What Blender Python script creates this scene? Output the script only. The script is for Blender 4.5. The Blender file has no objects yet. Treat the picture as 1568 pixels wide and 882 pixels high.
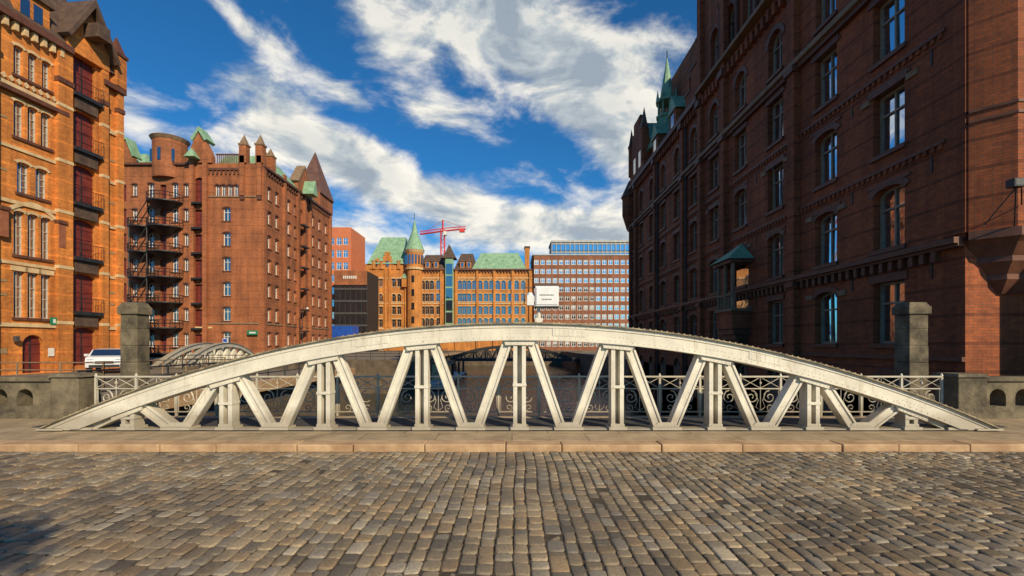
import bpy, math, random
from mathutils import Vector, Matrix
random.seed(7)
R=math.radians
scene=bpy.context.scene
FP=720.0
def wx(px,d): return (px-784)/FP*d
def wz(py,d): return 1.7+(528-py)/FP*d

# ------------------------------------------------------------ materials
def new_mat(name):
    m=bpy.data.materials.new(name); m.use_nodes=True
    nt=m.node_tree; b=nt.nodes['Principled BSDF']
    return m,nt,b
def N(nt,t,**k):
    n=nt.nodes.new(t)
    for a,v in k.items(): setattr(n,a,v)
    return n
def ramp(nt,fac,stops):
    r=N(nt,'ShaderNodeValToRGB')
    cr=r.color_ramp
    while len(cr.elements)<len(stops): cr.elements.new(0.5)
    for e,(p,c) in zip(cr.elements,stops):
        e.position=p; e.color=(*c,1)
    nt.links.new(fac,r.inputs[0]); return r.outputs[0]
def noise(nt,vec,scale,detail=6,rough=.6,dist=0):
    n=N(nt,'ShaderNodeTexNoise'); n.inputs['Scale'].default_value=scale
    n.inputs['Detail'].default_value=detail; n.inputs['Roughness'].default_value=rough
    n.inputs['Distortion'].default_value=dist
    if vec is not None: nt.links.new(vec,n.inputs['Vector'])
    return n.outputs[0]
def mixc(nt,fac,a,b,mode='MIX'):
    m=N(nt,'ShaderNodeMix',data_type='RGBA',blend_type=mode)
    if isinstance(fac,(int,float)): m.inputs[0].default_value=fac
    else: nt.links.new(fac,m.inputs[0])
    for i,s in ((6,a),(7,b)):
        if isinstance(s,tuple): m.inputs[i].default_value=(*s,1)
        else: nt.links.new(s,m.inputs[i])
    return m.outputs[2]
def bump(nt,b,h,strength=.3,dist=.02):
    bp=N(nt,'ShaderNodeBump'); bp.inputs['Strength'].default_value=strength
    bp.inputs['Distance'].default_value=dist
    nt.links.new(h,bp.inputs['Height']); nt.links.new(bp.outputs[0],b.inputs['Normal'])
def plain(name,c1,c2,scale=2.0,rough=.7,metal=0,bs=.2,bd=.01,stops=(.35,.65)):
    m,nt,b=new_mat(name); tc=N(nt,'ShaderNodeTexCoord').outputs['Object']
    n=noise(nt,tc,scale,8,.65)
    nt.links.new(ramp(nt,n,[(stops[0],c1),(stops[1],c2)]),b.inputs['Base Color'])
    b.inputs['Roughness'].default_value=rough; b.inputs['Metallic'].default_value=metal
    bump(nt,b,noise(nt,tc,scale*8,6,.7),bs,bd)
    return m
def wallcoord(nt):
    tc=N(nt,'ShaderNodeTexCoord').outputs['Object']
    s=N(nt,'ShaderNodeSeparateXYZ'); nt.links.new(tc,s.inputs[0])
    g=N(nt,'ShaderNodeNewGeometry'); sn=N(nt,'ShaderNodeSeparateXYZ'); nt.links.new(g.outputs['True Normal'],sn.inputs[0])
    ax=N(nt,'ShaderNodeMath',operation='ABSOLUTE'); nt.links.new(sn.outputs[0],ax.inputs[0])
    ay=N(nt,'ShaderNodeMath',operation='ABSOLUTE'); nt.links.new(sn.outputs[1],ay.inputs[0])
    gt=N(nt,'ShaderNodeMath',operation='GREATER_THAN'); nt.links.new(ax.outputs[0],gt.inputs[0]); nt.links.new(ay.outputs[0],gt.inputs[1])
    mx=N(nt,'ShaderNodeMix',data_type='FLOAT'); nt.links.new(gt.outputs[0],mx.inputs[0])
    nt.links.new(s.outputs[0],mx.inputs[2]); nt.links.new(s.outputs[1],mx.inputs[3])
    c=N(nt,'ShaderNodeCombineXYZ'); nt.links.new(mx.outputs[0],c.inputs[0]); nt.links.new(s.outputs[2],c.inputs[1])
    return tc,c.outputs[0],s.outputs[2]
def brick(name,c1,c2,mortar,dark=.55,courses=None):
    m,nt,b=new_mat(name); tc,uv,zz=wallcoord(nt)
    t=N(nt,'ShaderNodeTexBrick'); nt.links.new(uv,t.inputs['Vector'])
    t.inputs['Scale'].default_value=1; t.inputs['Brick Width'].default_value=.27; t.inputs['Row Height'].default_value=.085
    t.inputs['Mortar Size'].default_value=.008; t.inputs['Bias'].default_value=-.1
    t.inputs['Color1'].default_value=(*c1,1); t.inputs['Color2'].default_value=(*c2,1); t.inputs['Mortar'].default_value=(*mortar,1)
    n=noise(nt,tc,.35,10,.65)
    f=ramp(nt,n,[(.3,(dark,dark,dark)),(.7,(1.2,1.16,1.1))])
    col=mixc(nt,1.0,t.outputs[0],f,'MULTIPLY')
    mp=N(nt,'ShaderNodeMapping'); mp.inputs['Scale'].default_value=(1.2,1.2,.08); nt.links.new(tc,mp.inputs[0])
    n2=noise(nt,mp.outputs[0],1.0,8,.7)
    f2=ramp(nt,n2,[(.35,(.66,.63,.6)),(.6,(1.05,1.05,1.05))])
    col=mixc(nt,1.0,col,f2,'MULTIPLY')
    n3=noise(nt,tc,5.5,8,.8)
    col=mixc(nt,1.0,col,ramp(nt,n3,[(.35,(.72,.68,.66)),(.65,(1.18,1.16,1.12))]),'MULTIPLY')
    if courses:
        per,th,dk=courses
        md=N(nt,'ShaderNodeMath',operation='MODULO'); nt.links.new(zz,md.inputs[0]); md.inputs[1].default_value=per
        lt=N(nt,'ShaderNodeMath',operation='LESS_THAN'); nt.links.new(md.outputs[0],lt.inputs[0]); lt.inputs[1].default_value=th
        col=mixc(nt,lt.outputs[0],col,mixc(nt,1.0,col,(dk,dk*.95,dk*.9),'MULTIPLY'))
    nt.links.new(col,b.inputs['Base Color']); b.inputs['Roughness'].default_value=.85
    bump(nt,b,t.outputs[1],-.4,.012)
    return m
def glass_mat(name,base,fac,rough=.04,tint=(.9,.95,1)):
    m,nt,b=new_mat(name)
    b.inputs['Base Color'].default_value=(*base,1); b.inputs['Roughness'].default_value=.2
    g=N(nt,'ShaderNodeBsdfGlossy'); g.inputs['Roughness'].default_value=rough; g.inputs['Color'].default_value=(*tint,1)
    tc=N(nt,'ShaderNodeTexCoord').outputs['Object']
    bp=N(nt,'ShaderNodeBump'); bp.inputs['Strength'].default_value=.12; bp.inputs['Distance'].default_value=.05
    nt.links.new(noise(nt,tc,1.3,2,.5),bp.inputs['Height']); nt.links.new(bp.outputs[0],g.inputs['Normal'])
    mx=N(nt,'ShaderNodeMixShader'); mx.inputs[0].default_value=fac
    nt.links.new(b.outputs[0],mx.inputs[1]); nt.links.new(g.outputs[0],mx.inputs[2])
    nt.links.new(mx.outputs[0],nt.nodes['Material Output'].inputs[0])
    return m

MAT={}
MAT['brick_dark']=brick('dark_red_brick',(.40,.105,.030),(.27,.070,.024),(.17,.085,.045),.6,(.85,.09,.6))
MAT['brick_red']=brick('red_brick',(.48,.16,.055),(.35,.11,.04),(.26,.14,.075),.6,(1.15,.1,.75))
MAT['brick_orange']=brick('orange_brick',(.74,.26,.04),(.58,.18,.03),(.48,.24,.09),.66,(1.2,.12,1.35))
MAT['brick_far']=brick('ochre_brick',(.70,.29,.055),(.54,.2,.04),(.45,.22,.09),.66)
MAT['brick_office']=brick('office_brick',(.34,.13,.065),(.26,.105,.055),(.2,.1,.06),.8)
MAT['trim_dark']=plain('dark_glazed_trim',(.09,.033,.018),(.16,.06,.03),3,.6)
MAT['trim_red']=plain('moulded_brick_trim',(.24,.08,.035),(.34,.12,.055),3,.7)
MAT['trim_sand']=plain('sandstone_trim',(.5,.34,.17),(.72,.52,.28),2,.8)
MAT['trim_brown']=plain('brown_stone_trim',(.18,.11,.06),(.29,.19,.11),2,.8)
MAT['copper']=plain('green_copper_patina',(.15,.29,.16),(.29,.45,.28),.9,.65)
MAT['roof_dark']=plain('dark_roof_tile',(.06,.035,.025),(.13,.08,.05),2,.7)
MAT['roof_red']=plain('brown_roof_tile',(.10,.045,.035),(.17,.08,.055),1,.8)
MAT['glass']=glass_mat('window_glass',(.015,.02,.028),.30)
MAT['glass_sky']=glass_mat('window_glass_bright',(.02,.03,.04),.66)
MAT['frame']=plain('painted_window_frame',(.42,.38,.3),(.55,.5,.42),4,.5)
MAT['frame_tan']=plain('tan_window_frame',(.22,.17,.11),(.32,.26,.18),4,.5)
MAT['frame_white']=plain('white_window_frame',(.62,.60,.54),(.76,.74,.68),4,.5)
MAT['frame_dark']=plain('dark_window_frame',(.05,.05,.05),(.09,.08,.07),4,.5)
MAT['door_red']=plain('oxblood_door_paint',(.12,.018,.014),(.2,.035,.022),2,.5)
MAT['iron_black']=plain('black_iron',(.012,.013,.014),(.03,.03,.03),3,.5)
MAT['red_paint']=plain('red_crane_paint',(.6,.03,.025),(.7,.06,.04),1,.5)
MAT['stone_moss']=plain('mossy_stone',(.06,.048,.03),(.22,.175,.105),2.6,.9,0,.7,.025)
MAT['stone_quay']=plain('quay_stone',(.07,.05,.032),(.17,.125,.08),1.0,.9,0,.5,.03)
MAT['asphalt']=plain('asphalt',(.03,.028,.025),(.06,.056,.05),4,.85,0,.4,.01)
MAT['soil']=plain('joint_grit',(.04,.030,.018),(.09,.066,.04),20,.95,0,.5,.01)
MAT['white_box']=plain('white_enamel',(.68,.68,.66),(.8,.8,.78),3,.4)
MAT['blue_paint']=plain('blue_tarpaulin',(.01,.06,.35),(.02,.1,.45),1,.5)
MAT['grey_conc']=plain('pale_concrete',(.36,.36,.34),(.5,.5,.47),1,.8)
MAT['orange_clad']=plain('orange_cladding',(.52,.14,.055),(.62,.19,.075),1,.7)
MAT['white_car']=plain('white_car_paint',(.62,.62,.62),(.72,.72,.72),1,.25,0,0)
MAT['rubber']=plain('tyre_rubber',(.015,.015,.015),(.03,.03,.03),8,.8)
MAT['green_sign']=plain('green_enamel',(.01,.16,.07),(.02,.22,.1),3,.4)
MAT['bark']=plain('bark',(.05,.035,.025),(.1,.08,.06),8,.9,0,.6,.02)
MAT['leaf']=plain('leaves',(.03,.07,.015),(.07,.13,.03),3,.6)
MAT['flange']=plain('weathered_flange_paint',(.10,.075,.04),(.42,.34,.2),5,.6,0,.3,.006)

def cream(name,base=(.80,.74,.60)):
    m,nt,b=new_mat(name); tc=N(nt,'ShaderNodeTexCoord').outputs['Object']
    n=noise(nt,tc,1.6,10,.7)
    c=ramp(nt,n,[(.3,tuple(x*.70 for x in base)),(.62,base)])
    mp=N(nt,'ShaderNodeMapping'); mp.inputs['Scale'].default_value=(9,9,1.0); nt.links.new(tc,mp.inputs[0])
    n2=noise(nt,mp.outputs[0],1.0,8,.7)
    c=mixc(nt,ramp(nt,n2,[(.54,(0,0,0)),(.76,(.65,.65,.65))]),c,(.36,.27,.15))
    n3=noise(nt,tc,7,10,.75)
    c=mixc(nt,ramp(nt,n3,[(.62,(0,0,0)),(.69,(.85,.85,.85))]),c,(.20,.09,.035))
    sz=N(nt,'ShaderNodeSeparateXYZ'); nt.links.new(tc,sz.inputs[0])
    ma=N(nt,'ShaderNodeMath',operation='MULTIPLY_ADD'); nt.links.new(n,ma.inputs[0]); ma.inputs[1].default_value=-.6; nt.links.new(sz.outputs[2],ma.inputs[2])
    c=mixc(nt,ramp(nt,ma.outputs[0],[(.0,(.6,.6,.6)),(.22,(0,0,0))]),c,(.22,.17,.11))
    g=N(nt,'ShaderNodeNewGeometry'); sx=N(nt,'ShaderNodeSeparateXYZ'); nt.links.new(g.outputs['Normal'],sx.inputs[0])
    up=ramp(nt,sx.outputs[2],[(.6,(0,0,0)),(.95,(.75,.75,.75))])
    c=mixc(nt,up,c,(.30,.24,.14))
    nt.links.new(c,b.inputs['Base Color']); b.inputs['Roughness'].default_value=.5
    bump(nt,b,noise(nt,tc,30,6,.7),.15,.004)
    return m
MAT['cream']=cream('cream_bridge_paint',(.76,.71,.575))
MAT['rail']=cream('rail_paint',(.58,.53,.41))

def sett_mat():
    m,nt,b=new_mat('granite_setts'); tc=N(nt,'ShaderNodeTexCoord').outputs['Object']
    at=N(nt,'ShaderNodeVertexColor'); at.layer_name='Col'
    n=noise(nt,tc,38,8,.75)
    c=mixc(nt,1.0,at.outputs[0],ramp(nt,n,[(.3,(.55,.53,.5)),(.7,(1.3,1.27,1.2))]),'MULTIPLY')
    n2=noise(nt,tc,.8,6,.6)
    c=mixc(nt,1.0,c,ramp(nt,n2,[(.35,(.62,.60,.60)),(.65,(1.15,1.08,.98))]),'MULTIPLY')
    nt.links.new(c,b.inputs['Base Color'])
    nt.links.new(ramp(nt,n2,[(.3,(.42,.42,.42)),(.7,(.62,.62,.62))]),b.inputs['Roughness'])
    bump(nt,b,noise(nt,tc,40,8,.75),.8,.010)
    return m
MAT['sett']=sett_mat()
def slab_mat(name,c1,c2,w,h,mort):
    m,nt,b=new_mat(name); tc=N(nt,'ShaderNodeTexCoord').outputs['Object']
    t=N(nt,'ShaderNodeTexBrick'); nt.links.new(tc,t.inputs['Vector'])
    t.inputs['Scale'].default_value=1; t.inputs['Brick Width'].default_value=w; t.inputs['Row Height'].default_value=h
    t.inputs['Mortar Size'].default_value=.008
    t.inputs['Color1'].default_value=(*c1,1); t.inputs['Color2'].default_value=(*c2,1); t.inputs['Mortar'].default_value=(*mort,1)
    n=noise(nt,tc,2.2,10,.7)
    c=mixc(nt,1.0,t.outputs[0],ramp(nt,n,[(.3,(.52,.48,.42)),(.7,(1.15,1.12,1.08))]),'MULTIPLY')
    nt.links.new(c,b.inputs['Base Color']); b.inputs['Roughness'].default_value=.75
    bump(nt,b,noise(nt,tc,40,6,.7),.3,.006)
    return m
MAT['slab']=slab_mat('paving_slabs',(.50,.38,.23),(.40,.31,.19),1.3,.85,(.12,.09,.05))
MAT['sett_far']=slab_mat('distant_setts',(.3,.25,.17),(.22,.18,.13),.2,.155,(.07,.055,.035))
MAT['kerbstone']=plain('granite_kerbstone',(.34,.20,.10),(.56,.37,.20),2.5,.7,0,.5,.01)
def water_mat():
    m,nt,b=new_mat('canal_water'); tc=N(nt,'ShaderNodeTexCoord').outputs['Object']
    b.inputs['Base Color'].default_value=(.02,.022,.014,1); b.inputs['Roughness'].default_value=.08
    b.inputs['IOR'].default_value=1.33
    bump(nt,b,noise(nt,tc,1.6,5,.6),.6,.14)
    return m
MAT['water']=water_mat()

# ------------------------------------------------------------ mesh helpers
class Part:
    def __init__(s): s.v=[]; s.f=[]
    def add(s,vs,fs):
        o=len(s.v); s.v.extend(vs); s.f.extend([tuple(i+o for i in f) for f in fs])
    def quad(s,a,b,c,d): s.add([a,b,c,d],[(0,1,2,3)])
    def poly(s,pts): s.add(list(pts),[tuple(range(len(pts)))])
BOXF=[(0,1,2,3),(7,6,5,4),(0,4,5,1),(1,5,6,2),(2,6,7,3),(3,7,4,0)]
class Obj:
    """one real-world object: an Empty parent with one mesh child per material/part"""
    def __init__(s,name): s.name=name; s.p={}
    def __getitem__(s,k):
        if k not in s.p: s.p[k]=Part()
        return s.p[k]
    def box(s,k,x0,x1,y0,y1,z0,z1):
        s[k].add([(x0,y0,z0),(x1,y0,z0),(x1,y1,z0),(x0,y1,z0),(x0,y0,z1),(x1,y0,z1),(x1,y1,z1),(x0,y1,z1)],BOXF)
    def hip(s,k,x0,x1,y0,y1,z0,z1,ix,iy):
        v=[(x0,y0,z0),(x1,y0,z0),(x1,y1,z0),(x0,y1,z0),(x0+ix,y0+iy,z1),(x1-ix,y0+iy,z1),(x1-ix,y1-iy,z1),(x0+ix,y1-iy,z1)]
        s[k].add(v,BOXF)
    def cone(s,k,cx,cy,r0,z0,r1,z1,n=12,rot=0,a0=0,a1=math.tau):
        v=[];full=abs(a1-a0-math.tau)<1e-6
        m=n if full else n+1
        for r,z in ((r0,z0),(r1,z1)):
            for i in range(m):
                a=a0+(a1-a0)*i/n+rot; v.append((cx+r*math.cos(a),cy+r*math.sin(a),z))
        f=[(i,(i+1)%m,m+(i+1)%m,m+i) for i in range(m if full else n)]
        f+= [tuple(range(m)),tuple(range(m,2*m))]
        s[k].add(v,f)
    def tube(s,k,pts,r,n=5):
        pts=[Vector(p) for p in pts]; v=[];f=[]
        up0=Vector((0,0,1))
        for i,p in enumerate(pts):
            t=(pts[min(i+1,len(pts)-1)]-pts[max(i-1,0)]).normalized()
            ref=up0 if abs(t.z)<.95 else Vector((0,1,0))
            a=t.cross(ref).normalized(); b=t.cross(a)
            for j in range(n):
                an=math.tau*j/n; v.append(tuple(p+(a*math.cos(an)+b*math.sin(an))*r))
        for i in range(len(pts)-1):
            for j in range(n):
                f.append((i*n+j,i*n+(j+1)%n,(i+1)*n+(j+1)%n,(i+1)*n+j))
        f+=[tuple(range(n)),tuple(range((len(pts)-1)*n,len(pts)*n))]
        s[k].add(v,f)
    def finish(s,names=None,bevel=None,smooth=()):
        e=bpy.data.objects.new(s.name,None); scene.collection.objects.link(e)
        for k,p in s.p.items():
            mk=k.split('|')[0]; nm=k.split('|')[1] if '|' in k else (names or {}).get(k,k)
            me=bpy.data.meshes.new(nm); me.from_pydata(p.v,[],p.f); me.materials.append(MAT[mk]); me.update()
            o=bpy.data.objects.new(nm,me); scene.collection.objects.link(o); o.parent=e
            if k in smooth:
                for q in me.polygons: q.use_smooth=True
            if bevel and k in bevel:
                md=o.modifiers.new('bevel','BEVEL'); md.width=bevel[k]; md.segments=2; md.limit_method='ANGLE'
        return e
class Fr:
    def __init__(s,O,U,Nn):
        s.O=O; l=math.hypot(*U); s.U=(U[0]/l,U[1]/l); l=math.hypot(*Nn); s.N=(Nn[0]/l,Nn[1]/l)
    def p(s,u,z,n=0): return (s.O[0]+s.U[0]*u+s.N[0]*n, s.O[1]+s.U[1]*u+s.N[1]*n, z)
def fbox(o,k,F,u0,u1,z0,z1,n0,n1):
    o[k].add([F.p(u0,z0,n0),F.p(u1,z0,n0),F.p(u1,z0,n1),F.p(u0,z0,n1),F.p(u0,z1,n0),F.p(u1,z1,n0),F.p(u1,z1,n1),F.p(u0,z1,n1)],BOXF)
def fpoly(o,k,F,pts,n0,n1):
    m=len(pts); v=[F.p(u,z,n0) for u,z in pts]+[F.p(u,z,n1) for u,z in pts]
    o[k].add(v,[tuple(range(m)),tuple(range(m,2*m))]+[(i,(i+1)%m,m+(i+1)%m,m+i) for i in range(m)])
def beam(o,k,F,a,b,w,n0,n1):
    dx,dz=b[0]-a[0],b[1]-a[1]; l=math.hypot(dx,dz); px,pz=-dz/l*w/2,dx/l*w/2
    fpoly(o,k,F,[(a[0]-px,a[1]-pz),(b[0]-px,b[1]-pz),(b[0]+px,b[1]+pz),(a[0]+px,a[1]+pz)],n0,n1)
def arcpts(u0,u1,z0,z1,kind,n=8):
    w=u1-u0; rise=0 if kind==0 else (w/2 if kind==1 else w*.2); zs=z1-rise; c=(u0+u1)/2
    if kind==0: return [(u0,z0),(u0,z1),(u1,z1),(u1,z0)],[(u0,z1),(u1,z1)]
    arc=[(c-w/2*math.cos(math.pi*i/n), zs+rise*math.sin(math.pi*i/n)) for i in range(n+1)]
    return [(u0,z0)]+arc+[(u1,z0)],arc
def facade(o,F,width,z0,z1,ops,wall='brick_red',depth=.3,frame='frame',glass='glass',sill='trim_dark',hood='trim_red',fw=.07,hw=.16,u_start=0,split=False):
    us=sorted(set([u_start,width]+[a for q in ops for a in q[:2]])); zs=sorted(set([z0,z1]+[a for q in ops for a in q[2:4]]))
    for j in range(len(zs)-1):
        zc=(zs[j]+zs[j+1])/2; run=None
        row=[q for q in ops if q[2]<zc<q[3]]
        for i in range(len(us)-1):
            uc=(us[i]+us[i+1])/2
            inside=any(q[0]<uc<q[1] for q in row)
            if inside:
                if run is not None: o[wall].quad(F.p(run,zs[j]),F.p(us[i],zs[j]),F.p(us[i],zs[j+1]),F.p(run,zs[j+1])); run=None
            elif run is None: run=us[i]
        if run is not None: o[wall].quad(F.p(run,zs[j]),F.p(us[-1],zs[j]),F.p(us[-1],zs[j+1]),F.p(run,zs[j+1]))
    rr=random.Random(len(ops))
    for q in ops:
        a,b,c,d,kind,st=q[:6]
        out,arc=arcpts(a,b,c,d,kind)
        if kind:
            for i in range(len(arc)-1):
                p,r=arc[i],arc[i+1]
                o[wall].quad(F.p(*p),F.p(*r),F.p(r[0],d),F.p(p[0],d))
        for i in range(len(out)):
            p,r=out[i],out[(i+1)%len(out)]
            o[wall].quad(F.p(*p),F.p(*r),F.p(r[0],r[1],-depth),F.p(p[0],p[1],-depth))
        cx,cz=(a+b)/2,(c+d)/2
        if st=='h': continue
        if st=='b': o[wall].poly([F.p(u,z,-depth) for u,z in out]); continue
        if st=='d':
            o['door_red'].poly([F.p(u,z,-depth) for u,z in out])
            fbox(o,'iron_black',F,cx-.03,cx+.03,c,d-(b-a)*.2,-depth+.002,-depth+.04)
            for t in (.25,.5,.75): fbox(o,'door_red',F,a+.02,b-.02,c+(d-c)*t,c+(d-c)*t+.09,-depth+.003,-depth+.035)
            continue
        ta=rr.uniform(-.012,.012); tb=rr.uniform(-.012,.012)
        o[glass].poly([F.p(u,z,-depth+(u-cx)*ta+(z-cz)*tb) for u,z in out])
        w=b-a;h=d-c;sx=(w/2-fw)/(w/2);sz=(h/2-fw)/(h/2)
        inn=[(cx+(u-cx)*sx,cz+(z-cz)*sz) for u,z in out]
        for i in range(len(out)):
            k=(i+1)%len(out)
            o[frame].quad(F.p(*out[i],-depth+.06),F.p(*out[k],-depth+.06),F.p(*inn[k],-depth+.06),F.p(*inn[i],-depth+.06))
            o[frame].quad(F.p(*inn[i],-depth+.06),F.p(*inn[k],-depth+.06),F.p(*inn[k],-depth-.02),F.p(*inn[i],-depth-.02))
        fbox(o,frame,F,cx-fw*.4,cx+fw*.4,c+fw,d-fw*.9,-depth+.015,-depth+.065)
        zt=c+h*.66
        fbox(o,frame,F,a+fw,b-fw,zt-fw*.4,zt+fw*.4,-depth+.016,-depth+.068)
        if split:
            for t in (.22,.44): fbox(o,frame,F,a+fw,b-fw,c+h*t-.018,c+h*t+.018,-depth+.014,-depth+.045)
        if sill: fbox(o,sill,F,a-.1,b+.1,c-.16,c-.002,-.05,.1)
        if hood:
            if kind:
                H=[]
                for u,z in arc:
                    dx=u-cx; ang=(u-a)/w*math.pi
                    H.append((cx+dx*(1+2*hw/w),z+hw*(.55+.45*math.sin(ang))))
                for i in range(len(arc)-1):
                    o[hood].quad(F.p(*arc[i],.04),F.p(*arc[i+1],.04),F.p(*H[i+1],.04),F.p(*H[i],.04))
                    o[hood].quad(F.p(*H[i],.04),F.p(*H[i+1],.04),F.p(*H[i+1],-.01),F.p(*H[i],-.01))
                    o[hood].quad(F.p(*arc[i],.04),F.p(*arc[i+1],.04),F.p(*arc[i+1],-.01),F.p(*arc[i],-.01))
            else: fbox(o,hood,F,a-.15,b+.15,d+.002,d+.28,-.04,.06)
def stepgable(o,k,F,u0,u1,zb,zt,steps,n0,n1,cap=None):
    w=(u1-u0)/2
    for i in range(steps):
        a=u0+w*i/steps*.85; b=u1-w*i/steps*.85; z0=zb+(zt-zb)*i/steps; z1=zb+(zt-zb)*(i+1)/steps
        fbox(o,k,F,a,b,z0,z1,n0-i*.002,n1+i*.002)
        if cap:
            fbox(o,cap,F,a-.06,a+w/steps*.85,z1+.001,z1+.14,n0+.06,n1-.06)
            fbox(o,cap,F,b-w/steps*.85,b+.06,z1+.001,z1+.14,n0+.06,n1-.06)
def pinnacle(o,k,cx,cy,s,z0,z1,cap='trim_dark'):
    o.box(k,cx-s,cx+s,cy-s,cy+s,z0,z0+(z1-z0)*.6)
    o.box(cap,cx-s*1.2,cx+s*1.2,cy-s*1.2,cy+s*1.2,z0+(z1-z0)*.6,z0+(z1-z0)*.66)
    o.cone(cap,cx,cy,s*1.35,z0+(z1-z0)*.66,.02,z1,4,math.pi/4)

# ------------------------------------------------------------ right dark warehouse
def right_warehouse():
    o=Obj('brick_warehouse'); W=13.4
    F=Fr((W,13.9),(0,1),(-1,0)); L=39.0
    ys=[16.75,20.1,23.95,27.6,31.2,34.7,38.2,41.7,45.2,48.7,51.4]
    ops=[]
    rows=[-1.75,1.75,5.15,8.6,12.0]
    for r,z in enumerate(rows):
        for i,y in enumerate(ys):
            u=y-13.9; h=2.2
            kind=2 if (i+r)%2==0 else 0
            if r==4: kind=0
            w=.70 if i<10 else .5
            if r==0: ops.append((u-.75,u+.75,z-.2,z+2.4,1,'w')); continue
            if r==1 and i==3: continue
            ops.append((u-w,u+w,z,z+h,kind if r!=2 else 2,'w'))
    for i,y in enumerate(ys):
        u=y-13.9
        ops.append((u-.65,u+.65,15.5,17.7,1,'w'))
    facade(o,F,L,-4.5,19.3,ops,'brick_dark',.32,'frame_tan','glass_sky','trim_dark','trim_dark',.085,.24,split=False)
    g0,g1=2.5,19.3
    ops=[]
    for u in [4,6.2,8.4,10.6,12.8,15,17.2]: ops.append((u-.6,u+.6,20.1,22.6,1,'w'))
    for u in [7.2,9.4,11.6,13.8]: ops.append((u-.5,u+.5,24.0,26.2,1,'w'))
    facade(o,F,g1,19.3,27.5,ops,'brick_dark',.35,'frame_tan','glass_sky','trim_dark','trim_dark',u_start=g0)
    fbox(o,'brick_dark',F,g0,g1,19.3,27.5,-1.2,-.5)
    fbox(o,'brick_dark',F,g1-.6,g1,19.3,27.5,-8,-.001)
    stepgable(o,'brick_dark',F,g0+2,g1-2.2,27.5,33,5,-.8,0,'trim_dark')
    for u in [8.25,15.5,19.15,22.6,29.6,36.4,38.6]:
        top=19.3 if u>20 else 27.6
        fbox(o,'brick_dark',F,u-.28,u+.28,-4.5,top,0,.3)
        fbox(o,'trim_dark',F,u-.36,u+.36,14.4,14.7,0,.42)
        fbox(o,'trim_dark',F,u-.34,u+.34,4.4,4.62,0,.4)
        fbox(o,'trim_dark',F,u-.32,u+.32,18.4,18.8,0,.46)
    for u in [5,7.3,9.5,11.7,13.9,16.1]:
        p=F.p(u,0,.12); o.tube('trim_dark',[(p[0],p[1],19.6),(p[0],p[1],23.0)],.13,6)
        o.cone('trim_dark',p[0],p[1],.14,23.0,.3,23.4,6)
    for u in (g1-.25,g1-3.2,g0+.3):
        p=F.p(u,0,-.1); pinnacle(o,'brick_dark',p[0],p[1],.3,27.5,30.6)
    for k,(a,b,zt) in enumerate(((19.3,20.3,23.8),(20.3,21.4,22.2),(21.4,22.5,20.8))):
        fbox(o,'brick_dark',F,a+.001,b,19.3,zt,-.9-.01*k,-.01-.002*k); fbox(o,'trim_dark',F,a+.002,b+.1,zt+.001,zt+.16,-.95,.06)
    p=F.p(19.9,0,-.3); pinnacle(o,'brick_dark',p[0],p[1],.24,23.9,26.6)
    p=F.p(22.1,0,-.3); pinnacle(o,'brick_dark',p[0],p[1],.2,20.9,22.6)
    def band(z0,z1,n,k='trim_dark',a=0,b=L):
        fbox(o,k,F,a,b,z0,z1,.001,n)
    band(4.72,4.9,.34); band(4.62,4.72,.22)
    band(14.72,14.95,.34,'trim_brown'); band(14.5,14.72,.2,'trim_dark')
    band(1.2,1.34,.1,'trim_dark'); band(7.95,8.05,.09,'trim_dark',.6); band(11.4,11.5,.09,'trim_dark',.6)
    band(18.9,19.3,.45,'trim_dark',19.3,L); band(19.3,19.5,.5,'trim_brown',2.5,19.3)
    u=.8
    while u<L-.3:
        fbox(o,'brick_dark',F,u,u+.22,18.3,18.9,.002,.3); u+=.55
    u=.8
    while u<L-.3:
        fbox(o,'trim_dark',F,u,u+.16,4.3,4.618,.002,.18); u+=.42
    # brick dentils under the string courses
    for z in (7.95,11.4):
        u=.7
        while u<L-.3: fbox(o,'brick_dark',F,u,u+.13,z-.16,z-.001,.002,.07); u+=.27
    # raised brick panels between window axes
    for i in range(len(ys)-1):
        u=ys[i]-13.9
        for z in (7.45,10.95,14.25):
            fbox(o,'trim_dark',F,u-.95,u+.95,z-.02,z+.08,.002,.05)
    for i,y in enumerate(ys):
        u=y-13.9
        for z in (3.95,7.45,10.9):
            if (i+int(z))%2==0: fbox(o,'trim_brown',F,u-1.25,u-.82,z-.25,z-.04,.001,.07); fbox(o,'trim_brown',F,u+.82,u+1.25,z-.25,z-.04,.001,.07)
    Lr=38
    for (a,b,zt,ins) in ((19.3,Lr,23.4,4.0),):
        o['copper'].quad(F.p(a,19.3,.3),F.p(b,19.3,.3),F.p(b,zt,-ins),F.p(a,zt,-ins))
        o['copper'].quad(F.p(b,19.3,.3),F.p(b,19.3,-12),F.p(b,zt,-8),F.p(b,zt,-ins))
        o['copper'].quad(F.p(a,zt,-ins),F.p(b,zt,-ins),F.p(b,zt,-10),F.p(a,zt,-10))
    o['roof_dark'].quad(F.p(g0,27.5,-.4),F.p(g1,27.5,-.4),F.p(g1,32,-7),F.p(g0,32,-7))
    for u in (25.2,30.0):
        fbox(o,'brick_dark',F,u-.8,u+.8,19.3,21.0,-2,.05)
        o['copper'].add([F.p(u-1.0,21.0,.15),F.p(u+1.0,21.0,.15),F.p(u,22.4,.15),F.p(u-1.0,21.0,-4),F.p(u+1.0,21.0,-4),F.p(u,22.4,-4)],[(0,1,2),(0,2,5,3),(1,2,5,4)])
        fbox(o,'glass',F,u-.35,u+.35,19.8,20.8,.051,.07)
    fbox(o,'brick_dark',F,33.6,L,19.3,22.6,-4,.12)
    stepgable(o,'brick_dark',F,33.8,L-.1,22.6,25.6,3,-.5,.1,'trim_dark')
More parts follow.
